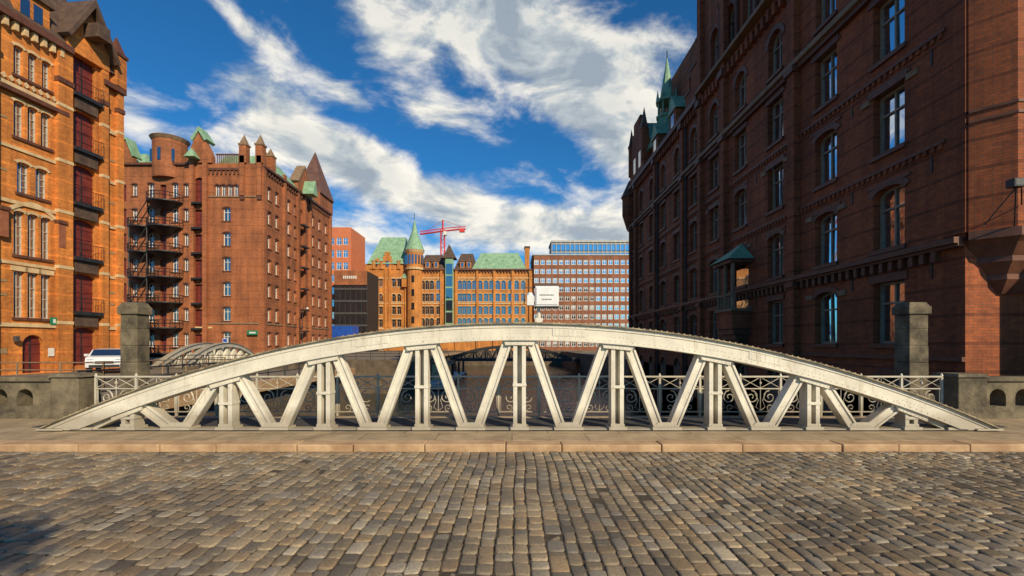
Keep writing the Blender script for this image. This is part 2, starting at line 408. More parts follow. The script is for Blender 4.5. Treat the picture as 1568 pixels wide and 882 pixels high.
    o['copper'].add([F.p(33.6,22.6,-.5),F.p(L,22.6,-.5),F.p(36.3,25.4,-.5),F.p(33.6,22.6,-4),F.p(L,22.6,-4),F.p(36.3,25.4,-4)],[(0,2,5,3),(1,2,5,4)])
    for u in (33.8,L-.2):
        p=F.p(u,0,0); pinnacle(o,'brick_dark',p[0],p[1],.28,20.5,25.8)
    for u,z in ((35,20.2),(37,20.2)): fbox(o,'glass',F,u-.4,u+.4,z,z+1.6,.121,.14)
    p=F.p(L,0,.2)
    o.cone('brick_dark',p[0],p[1],.3,14.6,.8,16.2,10); o.cone('brick_dark',p[0],p[1],.8,16.2,.8,18.2,10)
    o.cone('trim_dark',p[0],p[1],.95,18.2,.02,20.2,10)
    # copper spire with open lantern
    sx,sy=15.6,47.3
    o.box('brick_dark',sx-1.6,sx+1.6,sy-1.6,sy+1.6,19,21.2)
    o.cone('copper',sx,sy,2.2,21.2,.95,24.4,8,math.pi/8)
    o.cone('copper',sx,sy,1.1,24.4,1.1,24.65,8)
    for i in range(8):
        a=math.tau*i/8; o.tube('copper',[(sx+.85*math.cos(a),sy+.85*math.sin(a),24.6),(sx+.85*math.cos(a),sy+.85*math.sin(a),26.0)],.10,4)
        o.cone('copper',sx+.95*math.cos(a),sy+.95*math.sin(a),.16,26.3,.01,27.3,4)
    o.cone('copper',sx,sy,1.15,26.0,1.1,26.3,8); o.cone('copper',sx,sy,.75,26.3,.03,30.6,8)
    o.tube('iron_black',[(sx,sy,30.5),(sx,sy,31.3)],.05,4)
    F2=Fr((W,13.9),(1,0),(0,-1))
    facade(o,F2,8,-4.5,30,[(2.2,3.3,z,z+2.15,2,'w') for z in (.9,)],'brick_dark',.38,'frame_tan','glass','trim_dark','trim_dark')
    o.box('brick_dark|shade_wing',16.4,40,10.9,52,-4.5,29)  # projecting block out of frame, added to shade the corner front
    o.box('brick_dark|core',W+1.3,30,14.6,52.7,-4.5,19.2)
    fbox(o,'brick_dark',F,L-.01,L,-4.5,19.3,-14,-.001)
    # corner oriel with corbelled foot
    def oct(off,z):
        return [(W+.05-off*.25,14.6,z),(W+.05-off*.25,13.85-off*.25,z),(W+.75-off*.1,13.15-off*.3,z),(W+3.0,13.15-off*.3,z),(W+3.0,14.6,z)]
    prof=[(-2.2,3.2),(-1.4,3.6),(-1.4,3.75),(-.7,4.1),(-.7,4.25),(0,4.6),(.5,4.75),(.5,5.0),(0,5.0),(0,8.2),(.1,8.201),(.1,8.28),(0,8.281),(0,8.5),(.1,8.501),(.1,8.58),(0,8.581),(0,14.6),(.4,14.7),(.4,15),(0,15),(0,29)]
    pr=None
    for off,z in prof:
        c=oct(off,z)
        if pr:
            kk='trim_dark' if (off>.05 or z<4.7) else 'brick_dark'
            for i in range(1,4): o[kk].quad(pr[i],pr[i+1],c[i+1],c[i])
            if z<5 or z>9: o[kk].quad(pr[0],pr[1],c[1],c[0])
            elif off==0: o['brick_dark'].quad(pr[0],pr[1],c[1],c[0])
        pr=c
    # loggia / balcony on facade
    u=13.4
    fbox(o,'glass_sky',F,u-.7,u+.7,3.8,6.1,.001,.02)
    fbox(o,'brick_dark',F,u-1,u+1,2.6,3.6,.0,1.1)
    for k in range(4): fbox(o,'trim_dark',F,u-.9+.15*k,u+.9-.15*k,2.6-.3*(k+1),2.6-.3*k-.002,.001,1.0-.22*k)
    fbox(o,'trim_brown',F,u-1.1,u+1.1,3.6,3.75,0,1.2)
    for uu in (u-.9,u+.9,u):
        p=F.p(uu,0,1.0); o.tube('trim_brown',[(p[0],p[1],3.7),(p[0],p[1],6.3)],.12,6)
    for i in range(9):
        p=F.p(u-.85+i*.21,0,1.0); o.tube('trim_brown',[(p[0],p[1],3.7),(p[0],p[1],4.5)],.05,5)
    fbox(o,'trim_brown',F,u-1.0,u+1.0,4.5,4.6,.9,1.1)
    fbox(o,'trim_dark',F,u-1.15,u+1.15,6.3,6.5,0,1.25)
    c=[F.p(u-1.3,6.5,1.4),F.p(u+1.3,6.5,1.4),F.p(u+1.3,6.5,0),F.p(u-1.3,6.5,0),F.p(u,7.6,.05)]
    o['copper'].add(c,[(0,1,4),(1,2,4),(3,0,4)])
    for u in (22.0,29.0):
        p=F.p(u,0,.14); o.tube('iron_black',[(p[0],p[1],-4),(p[0],p[1],18.6)],.07,6)
    for r,z in enumerate((4.1,7.5,10.9)):
        for u in (1.1,4.6,10.2,11.9,17.2,20.9,24.2):
            fbox(o,'iron_black',F,u-.03,u+.03,z-.3,z+.2,.002,.03)
    return o.finish(names={'brick_dark':'walls','glass_sky':'windows','glass':'window_panes','frame_tan':'window_frames','copper':'copper_roof','trim_dark':'cornices','trim_brown':'stone_trim'})
right_warehouse()

def flood():
    o=Obj('wall_floodlight')
    y=12.55;x=13.45
    o.tube('iron_black',[(x+.6,13.15,4.95),(x,y,5.9),(x+.15,y,5.9),(x+.75,13.1,5.6)],.02)
    o.tube('iron_black',[(x-.2,13.2,5.05),(x,y,5.9)],.02)
    o.box('iron_black',x-.16,x+.16,y-.12,y+.12,5.9,6.12)
    o.box('frame_dark|lens',x-.13,x+.13,y-.13,y-.121,5.93,6.09)
    return o.finish(names={'iron_black':'housing'},bevel={'iron_black':.01})
flood()

# ------------------------------------------------------------ left orange warehouse
def left_orange():
    o=Obj('brick_warehouse')
    F=Fr((-28.7,28),(.1,.995),(1,-.1)); a0,a1=-9.0,5.9
    ops=[]
    def trip(c,z0,z1,kind,n=3,w=.56,g=.16):
        tot=n*w+(n-1)*g
        for i in range(n):
            u=c-tot/2+i*(w+g); ops.append((u,u+w,z0,z1,kind,'w'))
    for c in (.15,-3.9,-7.6):
        trip(c,3.3,6.0,0); trip(c,6.95,9.5,2); trip(c,10.6,12.4,2,2,.68,.3); trip(c,13.8,15.9,2,3); trip(c,17.4,19.1,2,3,.5,.25)
        if c<0: trip(c,.6,2.3,2)
    ops.append((-.4,.75,.02,2.3,1,'d'))
    for k in range(6):
        z=.35+3.55*k; ops.append((2.45,4.0,z,z+(2.5 if k<5 else 3.0),1 if k==5 else 2,'d'))
    facade(o,F,a1,-.1,20.6,ops,'brick_orange',.26,'frame','glass','trim_dark','trim_sand',.055,.16,u_start=a0,split=True)
    for k in range(1,6):
        z=.35+3.55*k
        fbox(o,'iron_black',F,2.3,4.15,z-.25,z-.02,.001,.42)
        fbox(o,'roof_dark',F,2.5,3.95,z-1.0,z-.26,.001,.22)
        for uu in [2.35+.18*i for i in range(11)]:
            p=F.p(uu,0,.42); o.tube('iron_black',[(p[0],p[1],z),(p[0],p[1],z+.85)],.012,3)
        p=F.p(2.3,z+.85,.42);q=F.p(4.15,z+.85,.42); o.tube('iron_black',[p,q],.022,4)
    for z,h,n in ((2.75,.22,.1),(6.35,.18,.06),(9.85,.2,.1),(13.0,.18,.08),(16.5,.25,.12),(4.5,.12,.03),(8.1,.12,.03),(14.6,.12,.03),(11.6,.12,.03),(5.3,.12,.03),(1.2,.3,.04)):
        for a,b in ((a0,1.8),(4.7,a1)):
            if n<.05:
                for aa,bb in ((a0,-1.2),(1.38,1.8),(4.7,a1)): fbox(o,'trim_sand',F,aa,bb,z,z+h,.001,n)
            else: fbox(o,'trim_sand',F,a,b,z,z+h,.001,n)
    for c in (.15,):
        H=[(c-1.2+2.4*i/12, 9.55+.55*math.sin(math.pi*i/12)) for i in range(13)]
        for i in range(12):
            beam(o,'trim_sand',F,H[i],H[i+1],.2,.002,.09)
        for uu in (-1.5,1.6): fbox(o,'trim_red',F,uu-.2,uu+.2,7.8,9.3,.002,.28); fbox(o,'trim_dark',F,uu-.26,uu+.26,9.3,9.5,.003,.36)
    for u in (2.05,4.45,5.6,1.6,-2.0):
        fbox(o,'brick_orange',F,u-.22,u+.22,-.1,20.6,.002,.26)
        fbox(o,'trim_dark',F,u-.26,u+.26,18.2,18.5,.003,.33)
        for z in (3.0,6.5,10.0,13.2,16.7): fbox(o,'trim_sand',F,u-.24,u+.24,z,z+.2,.003,.29)
    fbox(o,'trim_dark',F,a0,2.2,20.3,20.7,.0,.45); fbox(o,'trim_dark',F,4.3,a1,19.6,19.95,.0,.4)
    u=a0
    while u<1.8: fbox(o,'trim_sand',F,u,u+.2,19.8,20.29,.004,.3); u+=.5
    fbox(o,'trim_dark',F,a0,2.0,16.2,16.45,.002,.3)
    # open-air frieze of white terracotta
    u=-1.6
    while u<1.3:
        fpoly(o,'trim_sand',F,[(u,16.95),(u+.16,17.15),(u+.32,16.95),(u+.16,16.80)],.1,.16); u+=.38
    fpoly(o,'brick_orange',F,[(1.9,20.6),(4.7,20.6),(4.7,21.6),(3.3,24.0),(1.9,21.6)],-.4,.3)
    fpoly(o,'roof_dark',F,[(1.5,21.3),(3.3,24.6),(5.1,21.3),(4.9,21.2),(3.3,24.1),(1.7,21.2)],-3,.8)
    fbox(o,'roof_dark',F,2.9,3.7,21.9,22.8,.3,1.4)
    fbox(o,'brick_orange',F,a0,a1-.002,-.1,20.55,-14,-.6)
    fbox(o,'brick_orange',F,a1-.35,a1,-.1,20.6,-14,-.001)
    v=[F.p(a0,20.7,.3),F.p(a1,20.7,.3),F.p(a1,20.7,-13),F.p(a0,20.7,-13),F.p(a0,26,-2.4),F.p(a1-2.6,26,-2.4),F.p(a1-2.6,26,-11),F.p(a0,26,-11)]
    o['roof_dark'].add(v,BOXF)
    # dormer in the roof
    fbox(o,'brick_orange|dormer',F,-.9,1.0,20.7,22.4,-2,.1); fpoly(o,'roof_dark',F,[(-1.1,22.4),(.05,23.5),(1.2,22.4)],-3,.3)
    for uu in (-.6,.1): fbox(o,'glass',F,uu,uu+.5,21.1,22.1,.101,.12)
    p=F.p(5.5,0,0); pinnacle(o,'brick_orange',p[0],p[1],.4,20,23.6)
    fbox(o,'green_sign',F,1.0,1.45,2.95,3.4,.12,.16); fbox(o,'frame_white',F,1.15,1.3,3.05,3.3,.161,.17)
    p=F.p(-.9,0,.25); o.box('frame_dark|wall_lamp',p[0]-.1,p[0]+.1,p[1]-.1,p[1]+.1,1.9,2.2)
    fbox(o,'frame_white|notice',F,.95,1.3,1.0,1.5,.05,.07)
    return o.finish(names={'brick_orange':'walls','glass':'windows','frame':'window_frames','roof_dark':'roof','door_red':'loading_doors'})
left_orange()

# ------------------------------------------------------------ second warehouse (red)
def red_warehouse():
    o=Obj('brick_warehouse'); D=66.0
    X0=wx(176,D); X1=wx(400,D); F=Fr((X0,D),(1,0),(0,-1)); L=X1-X0
    zt=wz(250,D); ops=[]
    U=lambda px: wx(px,D)-X0
    zr=[1.6+3.5*k for k in range(7)]
    for k,z in enumerate(zr):
        u=U(347)
        if k<6: ops.append((u-.55,u+.55,z,z+1.9,2,'w'))
        else:
            for dx in (-1.3,-.45,.45,1.3): ops.append((u+dx-.36,u+dx+.36,z,z+1.6,1,'w'))
        u=U(305)
        if k<6: ops.append((u-.75,u+.75,z-1.0,z+1.6,0,'d'))
        else: ops.append((u-.75,u+.75,z-1.0,z+2.6,1,'d'))
        for px in (231,268):
            u=U(px); ops.append((u-.45,u+.45,z-.2,z+1.8,2,'w'))
        u=U(250); ops.append((u-.45,u+.45,z-.8,z+1.6,2,'d'))
        u=U(187); ops.append((u-.6,u+.6,z-.8,z+1.8,2 if k<6 else 1,'d'))
        u=U(206); ops.append((u-.4,u+.4,z,z+1.7,2,'w'))
        u=U(285); ops.append((u-.35,u+.35,z,z+1.7,2,'w'))
    facade(o,F,L,0,zt,ops,'brick_red',.35,'frame_white','glass','trim_dark','trim_dark',.08)
    for px in (296,316):
        u=U(px); fbox(o,'brick_red',F,u-.3,u+.3,0,zt,.001,.45)
    for px in (372,398):
        u=U(px); fbox(o,'brick_red',F,u-.35,u+.32,wz(300,D),zt+1,.001,.3)
        fbox(o,'trim_dark',F,u-.3,u+.25,wz(306,D),wz(300.2,D),.001,.2)
    fbox(o,'trim_dark',F,U(318),U(371),zt-1.0,zt-.7,.001,.2)
    u=U(319)
    while u<U(370): fbox(o,'trim_dark',F,u,u+.22,zt-1.6,zt-1.001,.001,.16); u+=.6
    fbox(o,'trim_dark',F,0,U(295),zt-.3,zt,.001,.35)
    for z in (4.6,22.4): fbox(o,'trim_brown',F,U(318),U(397),z,z+.2,.001,.12)
    fbox(o,'trim_sand',F,U(290),U(325),4.0,4.25,.002,.1)
    for k,z in enumerate(zr): fbox(o,'iron_black',F,U(298),U(312),z-1.3,z-1.05,.0,.8)
    for px in range(332,372,3):
        u=U(px); fbox(o,'trim_dark',F,u-.05,u+.05,zt,zt+1.2,-.15,-.05)
    fbox(o,'trim_dark',F,U(330),U(372),zt+1.2,zt+1.35,-.2,0)
    G=Fr((X1,D),(0,1),(1,0)); Ls=25.0; ops=[]
    for k,z in enumerate(zr):
        for u in (2.2,4.4,8.2,17.2,20.0,23.0): ops.append((u-.5,u+.5,z,z+1.9,2,'w'))
        for u in (12.2,): ops.append((u-.9,u+.9,z-1,z+1.7,0 if k<6 else 1,'d'))
        for u in (10.3,14.1): ops.append((u-.35,u+.35,z,z+1.7,2,'w'))
    facade(o,G,Ls,0,zt,ops,'brick_red',.35,'frame_white','glass','trim_dark','trim_dark',.08)
    for u in (.35,6.4,11.0,13.4,15.6,Ls-.4):
        fbox(o,'brick_red',G,u-.3,u+.3,0,zt+.6,.002,.4)
    fbox(o,'trim_dark',G,0,Ls,zt-.5,zt-.2,.003,.5)
    u=.9
    while u<Ls: fbox(o,'trim_dark',G,u,u+.3,zt-1.1,zt-.501,.003,.3); u+=.8
    fbox(o,'trim_brown',G,.7,Ls,4.6,4.8,.001,.12)
    for k,z in enumerate(zr): fbox(o,'iron_black',G,11.2,13.2,z-1.3,z-1.05,.4,1.1)
    o.box('brick_red|core',X0,X1-.5,D+.5,D+Ls-.1,0,zt-.1)
    o.box('brick_red|core_back',X0,X1-.001,D+Ls-.3,D+Ls,0,zt-.05)
    for px,dy in ((373,.2),(398,.2)): pinnacle(o,'brick_red',wx(px,D),D+dy,.5,zt,zt+4.1,'trim_brown')
    pinnacle(o,'brick_red',X1-.3,D+3.2,.5,zt,zt+3.4,'trim_brown')
    pinnacle(o,'brick_red',wx(386,D),D+3,.4,zt,zt+3.9,'trim_brown')
    def mans(u0,u1,h):
        o['copper'].add([G.p(u0,zt,.3),G.p(u1,zt,.3),G.p(u1-.7,zt+h,-2.2),G.p(u0+.7,zt+h,-2.2),G.p(u0,zt,-10),G.p(u1,zt,-10),G.p(u1-.7,zt+h,-8),G.p(u0+.7,zt+h,-8)],[(0,1,2,3),(1,5,6,2),(5,4,7,6),(4,0,3,7),(3,2,6,7)])
    mans(4.2,10.6,3.0); mans(15.5,18.4,2.2)
    fpoly(o,'brick_red',G,[(10.6,zt),(15.4,zt),(15.4,zt+1.4),(13,zt+4.2),(10.6,zt+1.4)],-.6,.35)
    fpoly(o,'trim_brown',G,[(10.2,zt+1.2),(13,zt+4.6),(15.8,zt+1.2),(15.4,zt+1.1),(13,zt+4.2),(10.6,zt+1.1)],-1,.5)
    fpoly(o,'copper',G,[(12.0,zt-.4),(14.0,zt-.4),(13.0,zt+2.0)],.3,2.2)
    o.box('brick_red|tower',X1-6.5,X1+.5,D+18.8,D+Ls,zt-.2,zt+2)
    o.hip('roof_red',X1-4.0,X1+.8,D+18.8,D+Ls+.1,zt+2.0,zt+10.5,2.35,3.1)
    g=[(U(288),zt),(U(326),zt),(U(326),zt+1.0),(U(316),zt+3.0),(U(307),zt+4.4),(U(298),zt+3.0),(U(288),zt+1.0)]
    fpoly(o,'brick_red',F,g,-.6,.25)
    fpoly(o,'copper',F,[(U(294),zt+3.2),(U(307),zt+5.0),(U(320),zt+3.2),(U(316),zt+3.0),(U(307),zt+4.4),(U(298),zt+3.0)],-1.5,.5)
    o.hip('copper',wx(293,D),wx(309,D),D-1.6,D-.27,zt+.4,zt+1.7,.7,.5)
    o.hip('copper',X0-8,wx(200,D),D+2.4,D+10,zt,wz(216,D),1.2,2)
    fpoly(o,'brick_red',F,[(U(178),zt),(U(206),zt),(U(206),zt+.9),(U(196),zt+3.2),(U(186),zt+3.2),(U(178),zt+1.6)],-.4,.2)
    fpoly(o,'copper',F,[(U(185),zt+3.2),(U(197),zt+3.5),(U(208),zt+.9),(U(206),zt+.8),(U(196),zt+3.2)],-1.2,.45)
    o.hip('copper',wx(176,D),wx(190,D),D-1.5,D-.25,zt-.2,zt+1.4,.5,.5)
    tx=wx(251,D)
    o.cone('brick_red',tx,D+1.2,2.1,zt-2,2.1,wz(213,D),20); o.cone('trim_brown',tx,D+1.2,2.15,wz(214,D),2.45,wz(209,D),20)
    o.cone('roof_red',tx,D+1.2,2.45,wz(209,D),1.2,wz(205,D),20)
    for a in (-2.4,-1.57,-.8):
        o.box('glass',tx+2.12*math.cos(a)-.22,tx+2.12*math.cos(a)+.22,D+1.2+2.12*math.sin(a)-.06,D+1.2+2.12*math.sin(a)+.06,zt+.2,zt+1.9)
    for k in range(7):
        z=zr[k]-1.0
        for cxx,r in ((wx(256,D),2.3),(wx(222,D),1.9)):
            if k==6 and r<2: continue
            o.cone('iron_black',cxx,D-.1,r,z-.15,r,z,14,0,math.pi,2*math.pi)
            o.cone('iron_black',cxx,D-.1,.3,z-1.1,r*.85,z-.15,14,0,math.pi,2*math.pi)
            for zz in (z+1.0,z+.55):
                o.tube('iron_black',[(cxx+r*math.cos(a),D-.1+r*math.sin(a),zz) for a in [math.pi+math.pi*i/12 for i in range(13)]],.05,4)
            for i in range(13):
                a=math.pi+math.pi*i/12; px_,py_=cxx+r*math.cos(a),D-.1+r*math.sin(a)
                o.tube('iron_black',[(px_,py_,z),(px_,py_,z+1)],.045,3)
        if k<6: o.tube('iron_black',[(wx(212,D),D-1.3,z),(wx(236,D),D-1.3,z+3.5)],.09,4)
    for px in (211,238): o.tube('iron_black',[(wx(px,D),D-1.6,0),(wx(px,D),D-1.6,zr[5])],.08,4)
    o.box('green_sign',wx(381,D),wx(397,D),D-.42,D-.36,3.1,3.7); o.box('frame_white|sign_text',wx(384,D),wx(394,D),D-.425,D-.421,3.3,3.5)
    return o.finish(names={'brick_red':'walls','glass':'windows','frame_white':'window_frames','copper':'copper_roof','iron_black':'balconies','door_red':'loading_doors'})
red_warehouse()

# ------------------------------------------------------------ central ochre building
def central():
    o=Obj('brick_office_building'); D=140.
    F=Fr((wx(555,D),D),(1,0),(0,-1)); U=lambda px: wx(px,D)-wx(555,D)
    ze=wz(412,D)
    ops=[]
    zr=[3.2,7.0,10.8,14.6,18.2]
    for k,z in enumerate(zr[:-1]+[19.0]):
        for px in (567,575,583,603,611):
            if k==0 and px in(567,575,583): continue
            u=U(px); ops.append((u-.6,u+.6,z,z+2.3,1 if k in(0,3) else 0,'w'))
    ops.append((U(566),U(574),.2,5.2,1,'w')); ops.append((U(580),U(588),.2,5.2,1,'w'))
    cols=[647,654,661,671,704,711,718,726,735,744,752,762,771,781,791,801]
    for k,z in enumerate(zr):
        for px in cols:
            u=U(px); ops.append((u-.66,u+.66,z,z+(2.7 if k in(1,4) else 2.4),1 if k in (1,4) else 2,'w'))
    facade(o,F,U(815),0,ze,ops,'brick_far',.5,'frame_tan','glass','trim_sand','trim_sand',.1,.2)
    for px in (558,591,597,622,643,676,699,731,757,785,812):
        u=U(px); fbox(o,'brick_far',F,u-.35,u+.35,0,ze,.001,.45)
    for z in (6.3,13.9,21.4):
        fbox(o,'trim_sand',F,0,U(679),z,z+.3,.002,.2); fbox(o,'trim_sand',F,U(697),U(815),z,z+.3,.002,.2)
    fbox(o,'trim_dark',F,U(636),U(815),ze-.4,ze,.003,.7)
    u=U(637)
    while u<U(815): fbox(o,'trim_dark',F,u,u+.35,ze-1.1,ze-.401,.003,.4); u+=.9
    fbox(o,'copper',F,U(682.5),U(694.5),4,wz(394,D),.05,.9)
    for k in range(6):
        fbox(o,'glass',F,U(683.5),U(693.5),4.6+3.6*k,7.7+3.6*k,.9,.96)
    fpoly(o,'roof_dark',F,[(U(678),wz(396,D)),(U(699),wz(396,D)),(U(692),wz(383,D)),(U(688.5),wz(375,D)),(U(685),wz(383,D))],-3,1.3)
    def roof(k,p0,p1,zb,zt,ins=5,ix=1.5):
        a,b=wx(p0,D),wx(p1,D); o.hip(k,a,b,D-.5,D+14,zb,zt,ix,ins)
    roof('roof_dark',640,682,ze,wz(386,D)); roof('roof_dark',696,730,ze,wz(384,D)); roof('copper',723,806,ze,wz(384,D),4,2.4)
    roof('copper',563,628,ze+1.5,wz(357,D),6,2.6)
    for px in (655,668,708,718):
        x=wx(px,D); o.box('brick_far|dormers',x-.7,x+.7,D-.3,D+3,ze+.3,ze+2.2); o.box('glass',x-.4,x+.4,D-.34,D-.301,ze+.6,ze+1.9)
        o.hip('roof_dark',x-.9,x+.9,D-.5,D+3.2,ze+2.2,ze+3.1,.85,.3)
    for px in (745,770,790):
        x=wx(px,D); o.box('roof_dark|skylights',x-.3,x+.3,D+1.6,D+2.4,ze+2.4,ze+3.0)
    o.box('brick_far|wing_top',wx(555,D),wx(622,D),D,D+12,ze-.01,ze+1.5)
    o.box('brick_far|core',wx(556,D),wx(814,D),D+.6,D+16,0,ze-.02)
    o.box('brick_far|chimney',wx(804,D),wx(811,D),D+1,D+4,ze,wz(378,D)); o.box('roof_dark',wx(803,D),wx(812,D),D+.8,D+4.2,wz(378,D),wz(376,D))
    for px,zt in ((593,386),(576,396)):
        u=U(px); stepgable(o,'brick_far',F,u-2.0,u+2.0,ze,wz(zt,D),4,-.6,.2,'trim_sand')
        fbox(o,'glass',F,u-.5,u+.5,ze+.6,ze+2.4,.21,.25)
    for px in (573,585,611):
        pinnacle(o,'brick_far',wx(px,D),D,.45,ze,ze+4,'copper')
    tx=wx(635,D); r=2.55
    o.cone('brick_far',tx,D-.2,r*.9,0,r*.9,wz(414,D),16); o.cone('brick_far',tx,D-.2,r,wz(414,D),r,wz(388,D),16)
    o.cone('trim_sand',tx,D-.2,r+.15,wz(414,D),r+.25,wz(411,D),16); o.cone('trim_sand',tx,D-.2,r+.05,wz(388,D),r+.5,wz(384,D),16)
    for i in range(9):
        a=-math.pi*(i+.5)/9; cx,cy=tx+r*math.cos(a),D-.2+r*math.sin(a)
        o.box('glass',cx-.26,cx+.26,cy-.06,cy+.06,wz(406,D),wz(392,D))
    for z in (4,8,12,16,20): o.box('glass',tx-.4,tx+.4,D-.2-r*.9-.05,D-.2-r*.9+.3,z,z+2)
    o.cone('copper',tx,D-.2,r+.4,wz(384,D),1.0,wz(358,D),16); o.cone('copper',tx,D-.2,1.0,wz(358,D),.05,wz(336,D),12)
    o.tube('iron_black',[(tx,D-.6,wz(337,D)),(tx,D-.6,wz(327,D))],.08,4)
    pinnacle(o,'brick_far',wx(620,D),D-.4,.7,wz(440,D),wz(418,D),'copper')
    return o.finish(names={'brick_far':'walls','glass':'windows','frame_tan':'window_frames'})
central()

def office():
    o=Obj('brick_office_block'); D=141.
    F=Fr((wx(815.5,D),D),(1,0),(0,-1)); L=wx(1010,D)-wx(815.5,D); zt=wz(391,D)
    ops=[]; n=int(L/1.85)
    for r in range(10):
        z=1.2+2.72*r
        if z+2>zt: break
        for i in range(n):
            u=.5+i*1.85; ops.append((u,u+1.4,z,z+1.55,0,'w'))
    facade(o,F,L,0,zt,ops,'brick_office',.16,'frame_white','glass_sky',None,None,.15)
    rr=random.Random(9)
    for q in ops:
        if rr.random()<.22: fbox(o,'grey_conc|blinds',F,q[0]+.2,q[1]-.2,q[3]-.2-rr.uniform(.3,1.1),q[3]-.2,-.14,-.10)
    fbox(o,'grey_conc',F,-.1,L,zt,zt+.3,-15,.2)
    for r in range(3): fbox(o,'brick_office',F,-.0,.35,0,zt,.002,.3)
    o.box('brick_office|core',wx(815.6,D),wx(1009,D),D+.5,D+15,0,zt-.02)
    return o.finish(names={'brick_office':'walls','glass_sky':'windows','frame_white':'window_frames'})
office()
def back_office():
    o=Obj('glass_office_tower'); D=175.
    F=Fr((wx(845,D),D),(1,0),(0,-1)); L=wx(1010,D)-wx(845,D); zt=wz(371,D)
    fbox(o,'frame_dark|body',F,0,L,0,zt,-12,-.5)
    for r in range(5):
        for i in range(int(L/1.7)):
            fbox(o,'glass_sky',F,i*1.7+.2,i*1.7+1.5,zt-3-r*3.1,zt-.8-r*3.1,-.499,-.3)
        fbox(o,'grey_conc',F,0,L,zt-.75-r*3.1,zt-.35-r*3.1,-.5,.05)
    for i in range(int(L/1.7)+1): fbox(o,'grey_conc',F,i*1.7-.1,i*1.7+.12,0,zt,-.5,.1)
    fbox(o,'grey_conc',F,-.3,L,zt,zt+.7,-12,.3)
    return o.finish(names={'grey_conc':'frame','glass_sky':'windows'})
back_office()
def modern():
    o=Obj('orange_clad_building'); D=122.
    F=Fr((wx(500,D),D),(1,0),(0,-1)); L=wx(537,D)-wx(500,D); zt=wz(348,D)
    ops=[]
    for r in range(9):
        for i,u in enumerate((.7,2.6,4.3)): ops.append((u,u+1.3,2+3.2*r,3.9+3.2*r,0,'w'))
    facade(o,F,L,0,zt,ops,'orange_clad',.15,'frame_white','glass_sky',None,None,.1)
    o.box('orange_clad|core',wx(500,D),wx(537,D),D+.4,D+12,0,zt-.01)
    o.finish(names={'orange_clad':'walls'})
    o=Obj('glass_office_building'); D=116.
    F=Fr((wx(512,D),D),(1,0),(0,-1)); L=wx(562,D)-wx(512,D); zt=wz(415,D)
    o.box('iron_black|body',wx(512,D),wx(562,D),D+.2,D+10,0,zt)
    for r in range(6):
        for i in range(6): fbox(o,'glass_sky',F,i*L/6+.1,(i+1)*L/6-.1,.8+3.0*r,3.2+3.0*r,-.19,-.05)
        fbox(o,'frame_dark',F,0,L,3.25+3*r,3.75+3*r,-.19,.06)
    fbox(o,'brick_red',F,0,L,zt-3.4,zt+.1,-.1,.1)
    for i in range(7): fbox(o,'frame_white|letters',F,2.2+i*.5,2.5+i*.5,zt-1.9,zt-1.2,.1,.16)
    o.finish()
    o=Obj('site_container'); D=100.
    o.box('blue_paint|body',wx(508,D),wx(540,D),D,D+4,0,wz(499,D))
    for i in range(16):
        x=wx(508,D)+.1+i*.26; o.box('blue_paint|ribs',x,x+.13,D-.06,D-.001,.1,wz(500,D))
    o.box('frame_dark|door',wx(533,D),wx(539,D),D-.09,D-.062,.1,2.3)
    o.finish()
modern()
def crane():
    o=Obj('tower_crane'); D=230.; mx=wx(678,D); r='red_paint'
    z0,z1=0,wz(352,D); zt=wz(337,D); s=.9
    for sx in(-s,s):
        for sy in(-s,s): o.tube(r,[(mx+sx,D+sy,z0),(mx+sx,D+sy,z1)],.22,4)
    z=z0;i=0
    while z<z1-1.5:
        a,b=(-s,s) if i%2 else (s,-s)
        for sy in(-s,s): o.tube(r,[(mx+a,D+sy,z),(mx+b,D+sy,z+1.8)],.12,3)
        z+=1.8;i+=1
    o.tube(r,[(mx,D,z1),(mx,D,zt)],.4,4)
    jl,jr=wx(643,D),wx(713,D); zl,zr_=wz(358,D),wz(350.5,D)
    zc=wz(354,D)
    o.tube(r,[(jl,D-.6,zl-.3),(mx,D-.6,zc),(jr,D-.6,zr_)],.22,4); o.tube(r,[(jl,D+.6,zl-.3),(mx,D+.6,zc),(jr,D+.6,zr_)],.22,4)
    o.tube(r,[(jl,D,zl+1.1),(mx,D,zc+1.4),(jr,D,zr_+1.2)],.2,4)
    for i in range(20):
        t=i/20; x=jl+(jr-jl)*t; z=zl+(zr_-zl)*t; x2=jl+(jr-jl)*(t+.025); x3=jl+(jr-jl)*(t+.05)
        o.tube(r,[(x,D-.6,z-.3),(x2,D,z+1.3),(x3,D-.6,z-.2)],.12,3)
    o.tube(r,[(jl+3,D,zl+1),(mx,D,zt),(jr-2,D,zr_+1)],.1,3)
    o.box('red_paint|counterweight',jr-3,jr-.5,D-.9,D+.9,zr_-1.6,zr_)
    o.box('frame_white|cab',mx+.6,mx+2.2,D-2,D,zc-2.2,zc-.5)
    o.finish(names={r:'lattice'})
crane()

